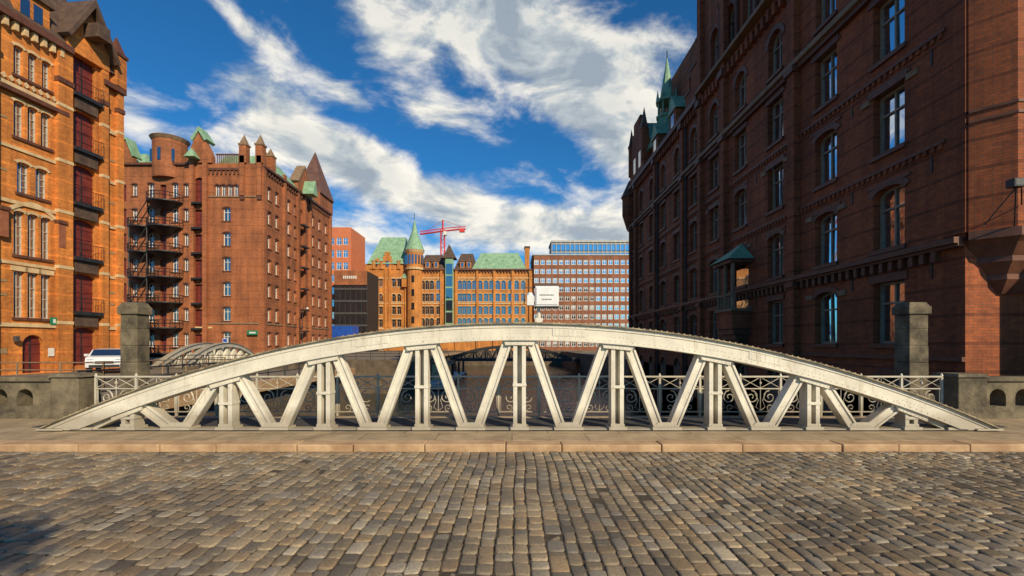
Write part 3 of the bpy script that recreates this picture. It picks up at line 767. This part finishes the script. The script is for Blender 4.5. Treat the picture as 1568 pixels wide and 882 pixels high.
# ------------------------------------------------------------ trussed arch girders
def arch_girder(o,k,F,c,half,H,z0,hc,T,pitch,nside,mw=.24,rivets=True,flk=None):
    arch=lambda u: z0+H*max(0,1-abs((u-c)/half)**2.03)
    NN=96; pts=[c-half+2*half*i/NN for i in range(NN+1)]
    flk=flk or k
    def strip(za,zb,n0,n1,kk=k):
        Q=o[kk]
        for i in range(NN):
            a,b=pts[i],pts[i+1]
            a0,a1,b0,b1=za(a),zb(a),za(b),zb(b)
            if a1-a0<.004 and b1-b0<.004: continue
            Q.quad(F.p(a,a0,n0),F.p(b,b0,n0),F.p(b,b1,n0),F.p(a,a1,n0))
            Q.quad(F.p(a,a0,n1),F.p(b,b0,n1),F.p(b,b1,n1),F.p(a,a1,n1))
            Q.quad(F.p(a,a1,n0),F.p(b,b1,n0),F.p(b,b1,n1),F.p(a,a1,n1))
            Q.quad(F.p(a,a0,n0),F.p(b,b0,n0),F.p(b,b0,n1),F.p(a,a0,n1))
    zb=lambda u: max(z0,arch(u)-hc)
    strip(zb,lambda u:arch(u),0,-T)
    strip(lambda u:arch(u)+.001,lambda u:arch(u)+.024,.07,-T-.07,(flk+'|top_flange'))
    strip(lambda u:max(z0,zb(u)-.022),lambda u:zb(u)-.001 if zb(u)>z0+.001 else z0,.06,-T-.06)
    strip(lambda u:max(z0,arch(u)-.07),lambda u:arch(u)-.002,.016,-.0005)
    strip(lambda u:zb(u)+.001,lambda u:min(arch(u),zb(u)+.065) if zb(u)>z0 else z0,.016,-.0005)
    def rivet(u,z,n,r=.013):
        v=[F.p(u+r*math.cos(a),z+r*math.sin(a),n) for a in [math.tau*i/6 for i in range(6)]]
        v+=[F.p(u+r*.55*math.cos(a),z+r*.55*math.sin(a),n+r*.7) for a in [math.tau*i/6 for i in range(6)]]
        o[k+'|rivets'].add(v,[(i,(i+1)%6,6+(i+1)%6,6+i) for i in range(6)]+[tuple(range(6,12))])
    if rivets:
        u=c-half+.35
        while u<c+half-.35:
            rivet(u,arch(u)-.036,.016)
            if zb(u)>z0+.05: rivet(u,zb(u)+.033,.016)
            z=arch(u)+.024
            for nn in (.035,-T-.035):
                o[flk+'|bolts'].add([F.p(u-.014,z,nn-.014),F.p(u+.014,z,nn-.014),F.p(u+.014,z,nn+.014),F.p(u-.014,z,nn+.014),F.p(u-.010,z+.016,nn-.01),F.p(u+.010,z+.016,nn-.01),F.p(u+.010,z+.016,nn+.01),F.p(u-.010,z+.016,nn+.01)],BOXF)
            u+=.105
        for j in range(-4,4):
            uu=c+pitch*(j+.5)
            if abs(uu-c)>half*.86 or j%2: continue
            w=.3
            q=[(uu-w,zb(uu-w)+.07),(uu+w,zb(uu+w)+.07),(uu+w,arch(uu+w)-.075),(uu-w,arch(uu-w)-.075)]
            fpoly(o,k,F,q,.0005,.012)
            for a in range(7):
                for b in (.15,.5,.85):
                    x=uu-w+.05+a*(2*w-.1)/6; zl=zb(x)+.078; zh=arch(x)-.083
                    rivet(x,zl+(zh-zl)*b,.012,.011)
    n0,n1=-.03,-T+.03
    for j in range(-nside,nside+1):
        u=c+pitch*j
        za=arch(u)-hc+.01
        if za<z0+.2: continue
        w=mw/2
        fbox(o,k,F,u-w,u-w*.36,z0,za,n1,n0+.012); fbox(o,k,F,u+w*.36,u+w,z0,za,n1,n0+.012)
        fbox(o,k,F,u-w*.36,u+w*.36,z0,za,-T*.85,-T*.75)
        for zz,hh in ((z0+.02,.07),(z0+(za-z0)*.47,.055)):
            fbox(o,k,F,u-w-.01,u+w+.01,zz,zz+hh,n1-.006,n0+.026)
        fbox(o,k,F,u-w-.05,u+w+.05,z0-.02,z0+.035,n1-.03,n0+.06)
        g=.29
        q=[(u-g,zb(u-g)-.02),(u-g*.92,zb(u-g)-.11),(u+g*.92,zb(u+g)-.11),(u+g,zb(u+g)-.02)]
        q=[(a,max(z0+.02,b)) for a,b in q]
        fpoly(o,k,F,q,-.025,.014)
        if rivets:
            for a in range(8):
                x=u-g*.85+a*g*1.7/7; rivet(x,max(z0+.03,zb(x)-.045),.014,.011); rivet(x,max(z0+.03,zb(x)-.085),.014,.011)
                if abs(a-3.5)<3: rivet(x,zb(x)+.11,.0,.011)
            for zz in (z0+.055,z0+(za-z0)*.47+.028):
                for x in (u-w*.7,u+w*.7): rivet(x,zz,n0+.026,.01)
            z=z0+.2
            while z<za-.1:
                rivet(u-w*.7,z,n0+.012,.008); rivet(u+w*.7,z,n0+.012,.008); z+=.13
    dw=mw*.72
    for j in range(-nside,nside):
        ub=c+pitch*(j+.5)
        if abs(ub-c)>half*.93: continue
        for s,jj in ((-1,j),(1,j+1)):
            ut=c+pitch*jj-s*.21
            zt=arch(ut)-hc+.0
            if zt<z0+.15: continue
            b=(ub+s*.13,z0)
            beam(o,k,F,(ut,zt),b,dw,-.06,-T+.05)
            L=math.hypot(ut-b[0],zt-b[1]); nx,nz=(zt-b[1])/L,-(ut-b[0])/L
            for e in (-1,1):
                q=dw*.4*e
                beam(o,k,F,(ut+nx*q,zt+nz*q),(b[0]+nx*q,b[1]+nz*q),dw*.24,-.0599,-.035)
        fbox(o,k,F,ub-.27,ub+.27,z0-.02,z0+.03,-T,.03)
        fpoly(o,k,F,[(ub-.24,z0+.03),(ub+.24,z0+.03),(ub+.15,z0+.11),(ub-.15,z0+.11)],-.055,-.032)
        if rivets:
            for a in range(6): rivet(ub-.17+a*.068,z0+.06,-.032,.01)
    for s in (-1,1):
        fbox(o,k,F,c+s*half-.4*(s>0)-.04,c+s*half+.4*(s<0)+.04,z0-.02,z0+.012,-T-.05,.08)
    fbox(o,k,F,c-half*.9,c+half*.9,z0-.03,z0-.003,-T+.02,-.02)
def main_bridge():
    o=Obj('bridge_arch_girder')
    F=Fr((0,8.72),(1,0),(0,-1))
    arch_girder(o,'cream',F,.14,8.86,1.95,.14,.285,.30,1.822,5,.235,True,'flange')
    return o.finish(names={'cream':'arch_and_truss'},bevel={'cream':.004})
main_bridge()
def left_bridge():
    o=Obj('footbridge_arch_girder')
    for off in (0,2.6):
        F=Fr((-23.6-off*.9,33.5+off*.3),(-5.0,21.0),(1,.24))
        arch_girder(o,'cream',F,9.5,9.5,1.75,.12,.34,.3,1.9,5,.2,False)
    o['sett_far|deck'].poly([(-23.9,33.3,.05),(-28.9,54.3,.05),(-33,54.3,.05),(-28,33.3,.05)])
    o.finish(names={'cream':'arch_and_truss'})
left_bridge()
def iron_bridge():
    o=Obj('iron_canal_bridge')
    for y in (94,101):
        F=Fr((-14,y),(1,0),(0,-1))
        arch_girder(o,'iron_black',F,13.5,12.6,2.6,-1.0,.55,.3,2.4,5,.26,False)
    o.box('iron_black|deck',-14,14,94,101,-1.6,-1.02)
    for i in range(0,56): o.tube('iron_black|rail',[(-14+i*.5,93.6,-1),(-14+i*.5,93.6,.3)],.03,3)
    o.box('iron_black|toprail',-14,14,93.55,93.65,.3,.38)
    o.finish()
iron_bridge()

# ------------------------------------------------------------ sign on girder
def sign():
    o=Obj('navigation_sign'); x,y=.5,8.82
    o.box('cream|bracket',x-.07,x+.07,y-.1,y+.1,2.09,2.20)
    o.tube('cream|post',[(x,y,2.1),(x,y,2.42)],.035,8)
    z0,z1=wz(469,8.7),wz(438,8.7)
    a,b=x-.02-.05,x+.36
    o.box('white_box|sign_box',a,b,y-.16,y+.1,z0,z1)
    o.box('frame_dark|rim',a-.012,b+.012,y-.165,y+.105,z1,z1+.016); o.box('frame_dark|rim',a-.012,b+.012,y-.165,y+.105,z0-.016,z0)
    o.box('white_box|front_panel',a+.02,b-.02,y-.175,y-.161,z0+.03,z1-.03)
    for i,(w0,w1) in enumerate(((.08,.34),(.12,.3))):
        xx=a+w0
        while xx<a+w1:
            l=random.uniform(.012,.02); o.box('frame_dark|lettering',xx,xx+l,y-.179,y-.1755,z0+.19-.08*i,z0+.215-.08*i); xx+=l+.012
    o.box('white_box|lamp_housing',a-.15,a-.02,y-.12,y+.06,z0+.02,z0+.2)
    o.cone('white_box|lamp_hood',a-.085,y-.03,.085,z0+.2,.05,z0+.26,10); o.tube('frame_dark|arms',[(a-.2,y,z1-.02),(a+.1,y,z1-.02)],.01)
    o.tube('frame_dark|arms',[(a-.2,y,z0+.05),(a-.2,y,z1)],.01); o.tube('frame_dark|arms',[(b,y+.05,z1),(b+.0,y+.05,z1+.06),(a,y+.05,z1+.06),(a,y+.05,z1)],.009)
    o.finish(bevel={'white_box|sign_box':.008})
sign()

# ------------------------------------------------------------ ornate railing
def railing():
    o=Obj('ornamental_railing'); k='rail'; Y=10.4; z0=.12
    x0,x1=-9.2,9.5; n=21; p=(x1-x0)/n
    zt=z0+.86
    o.box(k+'|top_rail',x0,x1,Y-.035,Y+.035,zt,zt+.035)
    for z in (z0+.09,z0+.60): o.box(k+'|rails',x0,x1,Y-.02,Y+.02,z,z+.022)
    def spiral(cx,cz,r,turns,a0,dirn):
        return [(cx+r*(1-t*.82)*math.cos(a0+dirn*turns*math.tau*t),Y,cz+r*(1-t*.82)*math.sin(a0+dirn*turns*math.tau*t)) for t in [i/16 for i in range(17)]]
    for i in range(n+1):
        x=x0+i*p
        o.box(k+'|posts',x-.022,x+.022,Y-.022,Y+.022,z0,zt)
        o.cone(k+'|finials',x,Y,.035,zt+.036,.01,zt+.09,6)
        if i==n: break
        xm=x+p/2
        for a,b in ((x,xm),(xm,x+p)):
            o.tube(k+'|lattice',[(a,Y,z0+.62),(b,Y,zt)],.009,4); o.tube(k+'|lattice',[(b,Y,z0+.62),(a,Y,zt)],.009,4)
        o.tube(k+'|lattice',[(xm,Y,z0+.1),(xm,Y,zt)],.01,4)
        o.cone(k+'|rosettes',xm,Y,.028,z0+.72,.028,z0+.76,6)
        for s in (-1,1):
            cx=xm+s*.2
            o.tube(k+'|scrolls',spiral(cx,z0+.42,.15,1.4,math.pi/2,s),.012,4)
            o.tube(k+'|scrolls',spiral(cx+s*.02,z0+.19,.085,1.2,-math.pi/2,-s),.011,4)
            o.tube(k+'|scrolls',[(xm,Y,z0+.12),(xm+s*.1,Y,z0+.2),(xm+s*.05,Y,z0+.35),(xm+s*.14,Y,z0+.57)],.009,4)
            o.tube(k+'|bars',[(xm+s*p*.45,Y,z0+.1),(xm+s*p*.45,Y,z0+.6)],.008,4)
    o.finish()
railing()

# ------------------------------------------------------------ stone parapets / pillars
def parapet(x0,x1,pier_at):
    o=Obj('stone_parapet'); y0,y1=10.25,10.6; z0,z1=.12,.90
    F=Fr((x0,y0),(1,0),(0,-1)); B=Fr((x0,y1),(1,0),(0,1)); L=x1-x0
    ops=[];u=.16
    while u+.40<L: ops.append((u,u+.36,z0+.24,z0+.62,1,'h')); u+=.56
    facade(o,F,L,z0,z1,ops,'stone_moss',.35); facade(o,B,L,z0,z1,ops,'stone_moss',.001)
    x=x0
    while x<x1-.05:
        l=min(1.12,x1-x); o.box('stone_moss|coping',x+.004,x+l-.004,y0-.06+random.uniform(-.006,.006),y1+.06,z1,z1+.1+random.uniform(-.004,.004)); x+=l
    o.box('stone_moss|plinth',x0,x1,y0-.05,y1+.05,z0-.03,z0+.12)
    pa,pb=pier_at
    o.box('stone_moss|pier',pa,pb,y0-.12,y1+.12,.08,z1+.10); o.hip('stone_moss|pier_cap',pa-.04,pb+.04,y0-.16,y1+.16,z1+.101,z1+.17,.05,.05)
    o.finish(names={'stone_moss':'stonework'},bevel={'stone_moss|coping':.02,'stone_moss|pier':.02})
parapet(-30,-9.95,(-9.95,-9.35)); parapet(10.25,16.35,(9.62,10.25))
def pillar(x,y,w,h):
    o=Obj('stone_pillar')
    zz=0
    while zz<h-.35:
        hh=.42; s=w/2+random.uniform(-.006,.006); o.box('stone_moss|blocks',x-s,x+s,y-s,y+s,zz,min(zz+hh-.008,h-.3)); zz+=hh
    o.box('stone_moss|core',x-w/2+.012,x+w/2-.012,y-w/2+.012,y+w/2-.012,0,h-.3)
    o.box('stone_moss|cap',x-w/2-.045,x+w/2+.045,y-w/2-.045,y+w/2+.045,h-.3,h-.10); o.hip('stone_moss|cap_top',x-w/2-.02,x+w/2+.02,y-w/2-.02,y+w/2+.02,h-.10,h,.05,.05)
    o.box('stone_moss|base',x-w/2-.06,x+w/2+.06,y-w/2-.06,y+w/2+.06,0,.5)
    o.finish(bevel={'stone_moss|blocks':.02,'stone_moss|cap':.02})
pillar(wx(207,11.9),11.9,.42,2.76); pillar(wx(1395,11.9),11.9,.47,2.76)

# ------------------------------------------------------------ road setts
def setts():
    vs=[];fs=[];cols=[]
    y_lo,y_hi=-1.5,7.50; x=-15.5
    rnd=random.Random(3)
    while x<15.5:
        w=rnd.uniform(.112,.158); y=y_lo-rnd.uniform(0,.2)
        ph=rnd.uniform(-.3,.3)
        while y<y_hi:
            l=rnd.uniform(.13,.235)
            y2=min(y+l,y_hi)
            if y2-y>.06:
                g=rnd.uniform(.004,.009)
                xa,xb=x+g+rnd.uniform(-.004,.004),x+w-g+rnd.uniform(-.004,.004); ya,yb=y+g,y2-g
                wob=.022*math.sin(y*1.1+x*.3)+.008*math.sin(y*3.1+x*.8)
                xa+=wob;xb+=wob
                h=rnd.uniform(-.005,.005)+.010*math.sin(x*1.3)*math.sin(y*.9); tx,ty=rnd.uniform(-.045,.045),rnd.uniform(-.03,.03)
                if rnd.random()<.02: h-=.014
                o=len(vs)
                cx,cy=(xa+xb)/2,(ya+yb)/2
                jit=[(rnd.uniform(-.006,.006),rnd.uniform(-.007,.007)) for _ in range(8)]
                for ins,z,ch in ((-.001,-.035,.018),(.0,-.009,.018),(.006,-.002,.020),(.017,.001,.020)):
                    A,B,C,E=xa+ins,xb-ins,ya+ins,yb-ins; c=ch
                    ring=[(A+c,C),(B-c,C),(B,C+c),(B,E-c),(B-c,E),(A+c,E),(A,E-c),(A,C+c)]
                    for (px,py),(jx,jy) in zip(ring,jit):
                        px+=jx;py+=jy
                        zz=z+h+((px-cx)*tx+(py-cy)*ty if z>-.03 else 0)
                        vs.append((px,py,zz))
                for r in range(3):
                    for i in range(8):
                        fs.append((o+r*8+i,o+r*8+(i+1)%8,o+(r+1)*8+(i+1)%8,o+(r+1)*8+i))
                fs.append(tuple(o+24+i for i in range(8)))
                b=rnd.uniform(.21,.38); t=rnd.random()
                if t<.08: c3=(b*1.25,b*1.13,b*.88)
                elif t<.22: c3=(b*.62,b*.55,b*.43)
                elif t<.42: c3=(b*1.05,b*.80,b*.50)
                elif t<.52: c3=(b*.88,b*.8,b*.66)
                else: c3=(b,b*.83,b*.57)
                cols.extend([c3]*32)
            y=y2
        x+=w
    me=bpy.data.meshes.new('setts'); me.from_pydata(vs,[],fs); me.materials.append(MAT['sett'])
    ca=me.color_attributes.new('Col','FLOAT_COLOR','POINT')
    buf=[]
    for c in cols: buf.extend((c[0],c[1],c[2],1))
    ca.data.foreach_set('color',buf)
    me.polygons.foreach_set('use_smooth',[True]*len(me.polygons)); me.update()
    ob=bpy.data.objects.new('cobblestone_road',me); scene.collection.objects.link(ob)
setts()
def sheet(name,pts,z,mat):
    me=bpy.data.meshes.new(name); me.from_pydata([(x,y,z) for x,y in pts],[],[tuple(range(len(pts)))]); me.materials.append(MAT[mat])
    ob=bpy.data.objects.new(name,me); scene.collection.objects.link(ob); return ob
def boxobj(name,x0,x1,y0,y1,z0,z1,mat,bev=0):
    v=[(x0,y0,z0),(x1,y0,z0),(x1,y1,z0),(x0,y1,z0),(x0,y0,z1),(x1,y0,z1),(x1,y1,z1),(x0,y1,z1)]
    me=bpy.data.meshes.new(name); me.from_pydata(v,[],BOXF); me.materials.append(MAT[mat])
    ob=bpy.data.objects.new(name,me); scene.collection.objects.link(ob)
    if bev: m=ob.modifiers.new('b','BEVEL'); m.width=bev; m.segments=2
    return ob
sheet('road_bed',[(-16,-40),(16,-40),(16,7.56),(-16,7.56)],-.016,'soil')
sheet('road',[(-200,-40),(-15.4,-40),(-15.4,7.56),(-200,7.56)],.0,'sett_far')
sheet('road',[(15.4,-40),(200,-40),(200,7.56),(15.4,7.56)],.0,'sett_far')
sheet('road',[(-15.6,-40),(15.6,-40),(15.6,-1.45),(-15.6,-1.45)],-.004,'sett_far')
def kerb():
    o=Obj('kerb'); x=-40; rnd=random.Random(5)
    while x<40:
        l=rnd.choice((.9,1.15,1.3,1.6)); dz=rnd.uniform(-.008,.006); dy=rnd.uniform(-.014,.014)
        o.box('kerbstone',x+.006,x+l-.006,7.53+dy,7.86,-.05,.105+dz); x+=l
    o.finish(names={'kerbstone':'kerbstones'},bevel={'kerbstone':.018})
kerb()
boxobj('pavement',-60,60,7.865,10.62,-.4,.1,'slab')
boxobj('pavement',-60,60,-9,-4.9,-.4,.1,'slab')
boxobj('footway',-9.3,9.6,9.1,10.2,.1001,.112,'asphalt')
boxobj('girder_plinth',-8.6,8.9,8.70,9.08,.1002,.122,'asphalt',.008)
boxobj('bridge_deck',-9.6,9.7,-12,10.55,-1.2,-.402,'iron_black')

# unseen tree added behind the camera to cast the foreground shadow at left
def tree(x,y,hc,r):
    o=Obj('shadow_tree'); rnd=random.Random(11)
    o.tube('bark|trunk',[(x,y,.05),(x+.05,y,2),(x,y+.05,4),(x,y,hc+.4)],.11,8)
    cl=[]
    for i in range(34):
        v=Vector((rnd.gauss(0,1),rnd.gauss(0,1),rnd.gauss(0,1))).normalized()*r*rnd.uniform(.2,1)
        cl.append((x+v.x,y+v.y,hc+v.z*1.05)); o.tube('bark|limbs',[(x,y,hc-r*.7),(x+v.x*.5,y+v.y*.5,hc+v.z*.5-.1),cl[-1]],.025,4)
    for c in cl:
        for _ in range(150):
            p=Vector(c)+Vector((rnd.gauss(0,.17),rnd.gauss(0,.17),rnd.gauss(0,.15))); a=Vector((rnd.gauss(0,1),rnd.gauss(0,1),rnd.gauss(0,1))).normalized()*.07; b=Vector((rnd.gauss(0,1),rnd.gauss(0,1),rnd.gauss(0,1))).normalized()*.06
            o['leaf|foliage'].quad(tuple(p-a),tuple(p-b),tuple(p+a),tuple(p+b))
    o.finish()
tree(1.15,-5.75,6.2,1.0)

# ------------------------------------------------------------ land, quays, water
def land(name,pts,zt,zb):
    o=Obj(name); n=len(pts)
    o['sett_far|paving'].poly([(x,y,zt) for x,y in pts])
    for i in range(n):
        a,b=pts[i],pts[(i+1)%n]
        o['stone_quay|quay_wall'].quad((a[0],a[1],zb),(b[0],b[1],zb),(b[0],b[1],zt),(a[0],a[1],zt))
    o.finish()
land('ground',[(-9.7,-40),(-9.7,10.6),(-11.5,12.5),(-11.5,33),(-900,33),(-900,-900),(-9.7,-900)],-.03,-6)
land('ground',[(-12.5,54),(-12.5,128),(13.6,128),(13.6,53),(900,53),(1500,3000),(-1500,3000),(-900,54)],-.02,-6)
land('ground',[(9.8,-900),(9.8,10.6),(12.2,13.5),(13.4,13.9),(13.4,53.1),(900,53.1),(900,-900)],-.035,-6)
sheet('canal_water',[(-900,-200),(200,-200),(200,135),(-900,135)],-3.9,'water')
def fence(name,segs,k='iron_black'):
    o=Obj(name)
    for a,b in segs:
        a=Vector(a);b=Vector(b);L=(b-a).length;n=max(2,int(L/1.6))
        for i in range(n+1):
            p=a.lerp(b,i/n); o.tube(k+'|posts',[(p.x,p.y,-.02),(p.x,p.y,1.0)],.035,5)
        for z in (.98,.68,.36): o.tube(k+'|rails',[(a.x,a.y,z),(b.x,b.y,z)],.025,4)
    o.finish()
fence('quay_railing',[((-11.8,12.8),(-11.8,32.7)),((-12,32.8),(-23,32.8)),((-12.8,54.3),(-12.8,93)),((-13,54.3),(-28,54.3))])
fence('street_railing',[((-34,19),(-16.5,19)),((-16.5,19),(-16.5,27))],'trim_brown')
def quay_coping():
    o=Obj('quay_coping')
    o.box('kerbstone|stones',-11.55,-11.0,12.5,33,-.35,.08); o.box('kerbstone|stones',-12.55,-12.0,54,128,-.35,.08)
    o.finish()
quay_coping()
def low_quay():
    o=Obj('floating_pontoon')
    o.box('grey_conc|deck',-11.3,-8.2,58,84,-3.7,-3.1); o.box('iron_black|fender',-8.2,-8.05,58,84,-3.8,-3.3)
    for y in (60,68,76,83): o.tube('iron_black|piles',[(-8.6,y,-5),(-8.6,y,-1.0)],.18,8)
    o.box('trim_sand|shed',-10.9,-9,64,72,-3.1,-.8); o.box('roof_dark|shed_roof',-11.1,-8.8,63.8,72.2,-.8,-.6)
    o.box('glass|shed_windows',-8.999,-8.97,65,71,-2.2,-1.3)
    o.finish()
low_quay()

# ------------------------------------------------------------ car
def car(x,y,rot):
    o=Obj('parked_car')
    prof=[(-2.0,.35),(-2.05,.75),(-1.9,.98),(-1.35,1.02),(-.95,1.42),(.6,1.47),(1.25,1.36),(1.85,.98),(2.0,.85),(2.02,.38)]
    def tr(p):
        c,s=math.cos(rot),math.sin(rot); return (x+p[0]*c-p[1]*s,y+p[0]*s+p[1]*c,p[2])
    m=len(prof); v=[]
    def wid(z): return .88 if z<1.0 else .88-(z-1.0)*.38
    for sgn in (-1,1):
        for (a,z) in prof: v.append(tr((a,sgn*wid(z),z)))
    f=[tuple(range(m)),tuple(range(m,2*m))]+[(i,(i+1)%m,m+(i+1)%m,m+i) for i in range(m)]
    o['white_car|body'].add(v,f)
    def q(k,pts): o[k].poly([tr(p) for p in pts])
    for s in (-1,1):
        q('glass|side_windows',[(-1.15,s*(wid(1.05)+.006),1.05),(-.88,s*(wid(1.38)+.006),1.38),(.0,s*(wid(1.4)+.006),1.4),(.0,s*(wid(1.05)+.006),1.05)])
        q('glass|side_windows',[(.08,s*(wid(1.05)+.006),1.05),(.08,s*(wid(1.4)+.006),1.4),(1.1,s*(wid(1.34)+.006),1.34),(1.5,s*(wid(1.05)+.006),1.05)])
        for wxx in (-1.3,1.25):
            for r,k,o1 in ((.33,'rubber|tyres',.9),(.2,'grey_conc|hubcaps',.915)):
                n=16; vv=[tr((wxx+r*math.cos(math.tau*i/n),s*o1,.33+r*math.sin(math.tau*i/n))) for i in range(n)]+[tr((wxx+r*math.cos(math.tau*i/n),s*.7,.33+r*math.sin(math.tau*i/n))) for i in range(n)]
                o[k].add(vv,[tuple(range(n))]+[(i,(i+1)%n,n+(i+1)%n,n+i) for i in range(n)])
        q('glass|headlights',[(-2.06,s*.5,.68),(-2.06,s*.8,.68),(-2.0,s*.8,.84),(-2.0,s*.5,.84)])
        cc=tr((-1.0,s*.98,1.08)); o.box('white_car|mirrors',cc[0]-.1,cc[0]+.1,cc[1]-.06,cc[1]+.06,1.02,1.16)
    q('glass|windscreen',[(-1.345,-.76,1.05),(-1.345,.76,1.05),(-.975,.66,1.42),(-.975,-.66,1.42)])
    q('rubber|grille',[(-2.075,-.42,.6),(-2.075,.42,.6),(-2.075,.42,.74),(-2.075,-.42,.74)])
    q('rubber|bumper_intake',[(-2.045,-.7,.38),(-2.045,.7,.38),(-2.065,.7,.52),(-2.065,-.7,.52)])
    o.finish(bevel={'white_car|body':.04})
car(wx(170,29.5),29.5,math.radians(122))
def lamp(x,y,h):
    o=Obj('street_lamp')
    o.cone('iron_black|post',x,y,.09,-.02,.05,h,8); o.tube('iron_black|arm',[(x,y,h),(x+.3,y,h+.25),(x+.8,y,h+.2)],.04,5)
    o.cone('white_box|lantern',x+.8,y,.22,h-.05,.08,h+.18,10); o.finish()
lamp(wx(463,75),75,7.5)
def post(x,y):
    o=Obj('traffic_sign'); o.tube('grey_conc|post',[(x,y,0),(x,y,2.6)],.035,6)
    o.box('white_box|board',x-.3,x+.3,y-.06,y-.04,2.0,2.5); o.box('blue_paint|symbol',x-.25,x+.25,y-.066,y-.061,2.05,2.45); o.finish()
post(wx(345,60),60)

# ------------------------------------------------------------ world
elev=30.; S2=Vector((.55,-.83)).normalized()
Svec=Vector((S2.x*math.cos(R(elev)),S2.y*math.cos(R(elev)),math.sin(R(elev))))
w=bpy.data.worlds.new("World"); scene.world=w; w.use_nodes=True; nt=w.node_tree
bg=nt.nodes['Background']; bg.inputs[1].default_value=.105
sky=N(nt,'ShaderNodeTexSky'); sky.sky_type='NISHITA'; sky.sun_disc=False
sky.sun_elevation=R(elev); sky.sun_rotation=math.atan2(S2.x,S2.y); sky.air_density=1.0; sky.dust_density=.3; sky.ozone_density=3
tc=N(nt,'ShaderNodeTexCoord').outputs['Generated']
def M(op,a,b=None,c=None,clamp=False):
    n=N(nt,'ShaderNodeMath',operation=op); n.use_clamp=clamp
    for i,s in enumerate((a,b,c)):
        if s is None: continue
        if isinstance(s,(int,float)): n.inputs[i].default_value=s
        else: nt.links.new(s,n.inputs[i])
    return n.outputs[0]
sp=N(nt,'ShaderNodeSeparateXYZ'); nt.links.new(tc,sp.inputs[0])
az=M('ARCTAN2',sp.outputs[0],sp.outputs[1]); el=M('ARCSINE',sp.outputs[2])
def blob(px,py,sx,sy,ang,amp):
    a0=math.atan2(px-784,720); e0=math.atan2(528-py,math.hypot(px-784,720))
    k=math.cos(a0)
    dx=M('SUBTRACT',az,a0); dy=M('SUBTRACT',el,e0); c,s=math.cos(R(ang)),math.sin(R(ang))
    u=M('MULTIPLY_ADD',dx,c,M('MULTIPLY',dy,s)); v=M('MULTIPLY_ADD',dx,-s,M('MULTIPLY',dy,c))
    u=M('DIVIDE',u,sx/720*k); v=M('DIVIDE',v,sy/720*k)
    r=M('ADD',M('MULTIPLY',u,u),M('MULTIPLY',v,v))
    return M('MULTIPLY',M('EXPONENT',M('MULTIPLY',r,-1.0)),amp)
blobs=[(700,20,230,60,-24,.38),(860,80,190,75,-34,.34),(620,75,90,30,-35,.16),(1000,140,80,80,-60,.26),(900,180,120,40,-30,.14),
 (400,170,110,38,-24,.34),(500,220,110,42,-28,.34),(610,275,130,40,-22,.32),(740,320,160,36,-14,.30),(880,350,150,34,-8,.30),(360,235,170,60,-10,.20),
 (215,185,60,24,-20,.24),(560,375,420,40,0,.24),(370,38,50,13,-25,.24),(455,92,46,16,-22,.26),(530,143,46,13,-30,.24),(300,140,60,12,-30,.12),
 (960,260,90,60,-30,.30),(760,215,130,18,-28,.16),(650,165,90,14,-32,.14),
 (230,60,120,60,0,-.25),(600,200,60,22,-30,-.10),(850,240,70,22,-20,-.16),(480,40,50,60,-40,-.12)]
cov=None
for bdef in blobs:
    b_=blob(*bdef); cov=b_ if cov is None else M('ADD',cov,b_)
cmb=N(nt,'ShaderNodeCombineXYZ'); nt.links.new(M('MULTIPLY',az,1.0),cmb.inputs[0]); nt.links.new(M('MULTIPLY',el,1.5),cmb.inputs[1])
mp=N(nt,'ShaderNodeMapping'); nt.links.new(cmb.outputs[0],mp.inputs[0]); mp.inputs['Rotation'].default_value=(0,0,R(24)); mp.inputs['Scale'].default_value=(.85,1.2,1); mp.inputs['Location'].default_value=(3.1,1.7,0)
n1=noise(nt,mp.outputs[0],6.5,13,.60,.3)
mp2=N(nt,'ShaderNodeMapping'); nt.links.new(mp.outputs[0],mp2.inputs[0]); mp2.inputs['Location'].default_value=(.022,.035,0)
n2=noise(nt,mp2.outputs[0],6.5,8,.56,.3)
nb=noise(nt,mp.outputs[0],2.2,4,.5,.2)
n1c=M('ADD',M('MULTIPLY_ADD',n1,1.2,-.10),M('MULTIPLY_ADD',nb,.4,-.2))
dens=M('ADD',n1c,cov)
mr=N(nt,'ShaderNodeMapRange'); mr.interpolation_type='SMOOTHSTEP'; nt.links.new(dens,mr.inputs[0])
mr.inputs[1].default_value=.56; mr.inputs[2].default_value=.94
sh=M('MULTIPLY_ADD',M('SUBTRACT',n1,n2),4.2,.66,True)
thick=M('SUBTRACT',dens,.84)
shade=M('SUBTRACT',sh,M('MULTIPLY',thick,.7),None,True)
hi=M('MULTIPLY_ADD',el,-.75,.27)
shade=M('ADD',shade,hi,None,True)
ccol=ramp(nt,shade,[(.0,(3.2,3.8,4.5)),(.4,(5.0,5.5,5.8)),(.72,(7.6,7.5,7.0)),(.95,(9.6,9.2,8.2))])
skyc=mixc(nt,1.0,sky.outputs[0],(.20,.74,1.10),'MULTIPLY')
col=mixc(nt,mr.outputs[0],skyc,ccol)
nt.links.new(col,bg.inputs[0])
# ------------------------------------------------------------ sun
sd=bpy.data.lights.new('sun','SUN'); sd.energy=5.0; sd.angle=R(.5); sd.color=(1,.83,.58)
so=bpy.data.objects.new('sun',sd); scene.collection.objects.link(so); so.rotation_euler=Svec.to_track_quat('Z','Y').to_euler()
# ------------------------------------------------------------ camera
cd=bpy.data.cameras.new('camera'); cd.sensor_width=36; cd.lens=720/1568*36; cd.shift_y=87/1568; cd.clip_end=6000; cd.clip_start=.05
co=bpy.data.objects.new('camera',cd); scene.collection.objects.link(co); co.location=(0,0,1.7); co.rotation_euler=(R(90),0,0)
scene.camera=co
scene.view_settings.view_transform='Standard'; scene.view_settings.look='None'; scene.view_settings.exposure=0
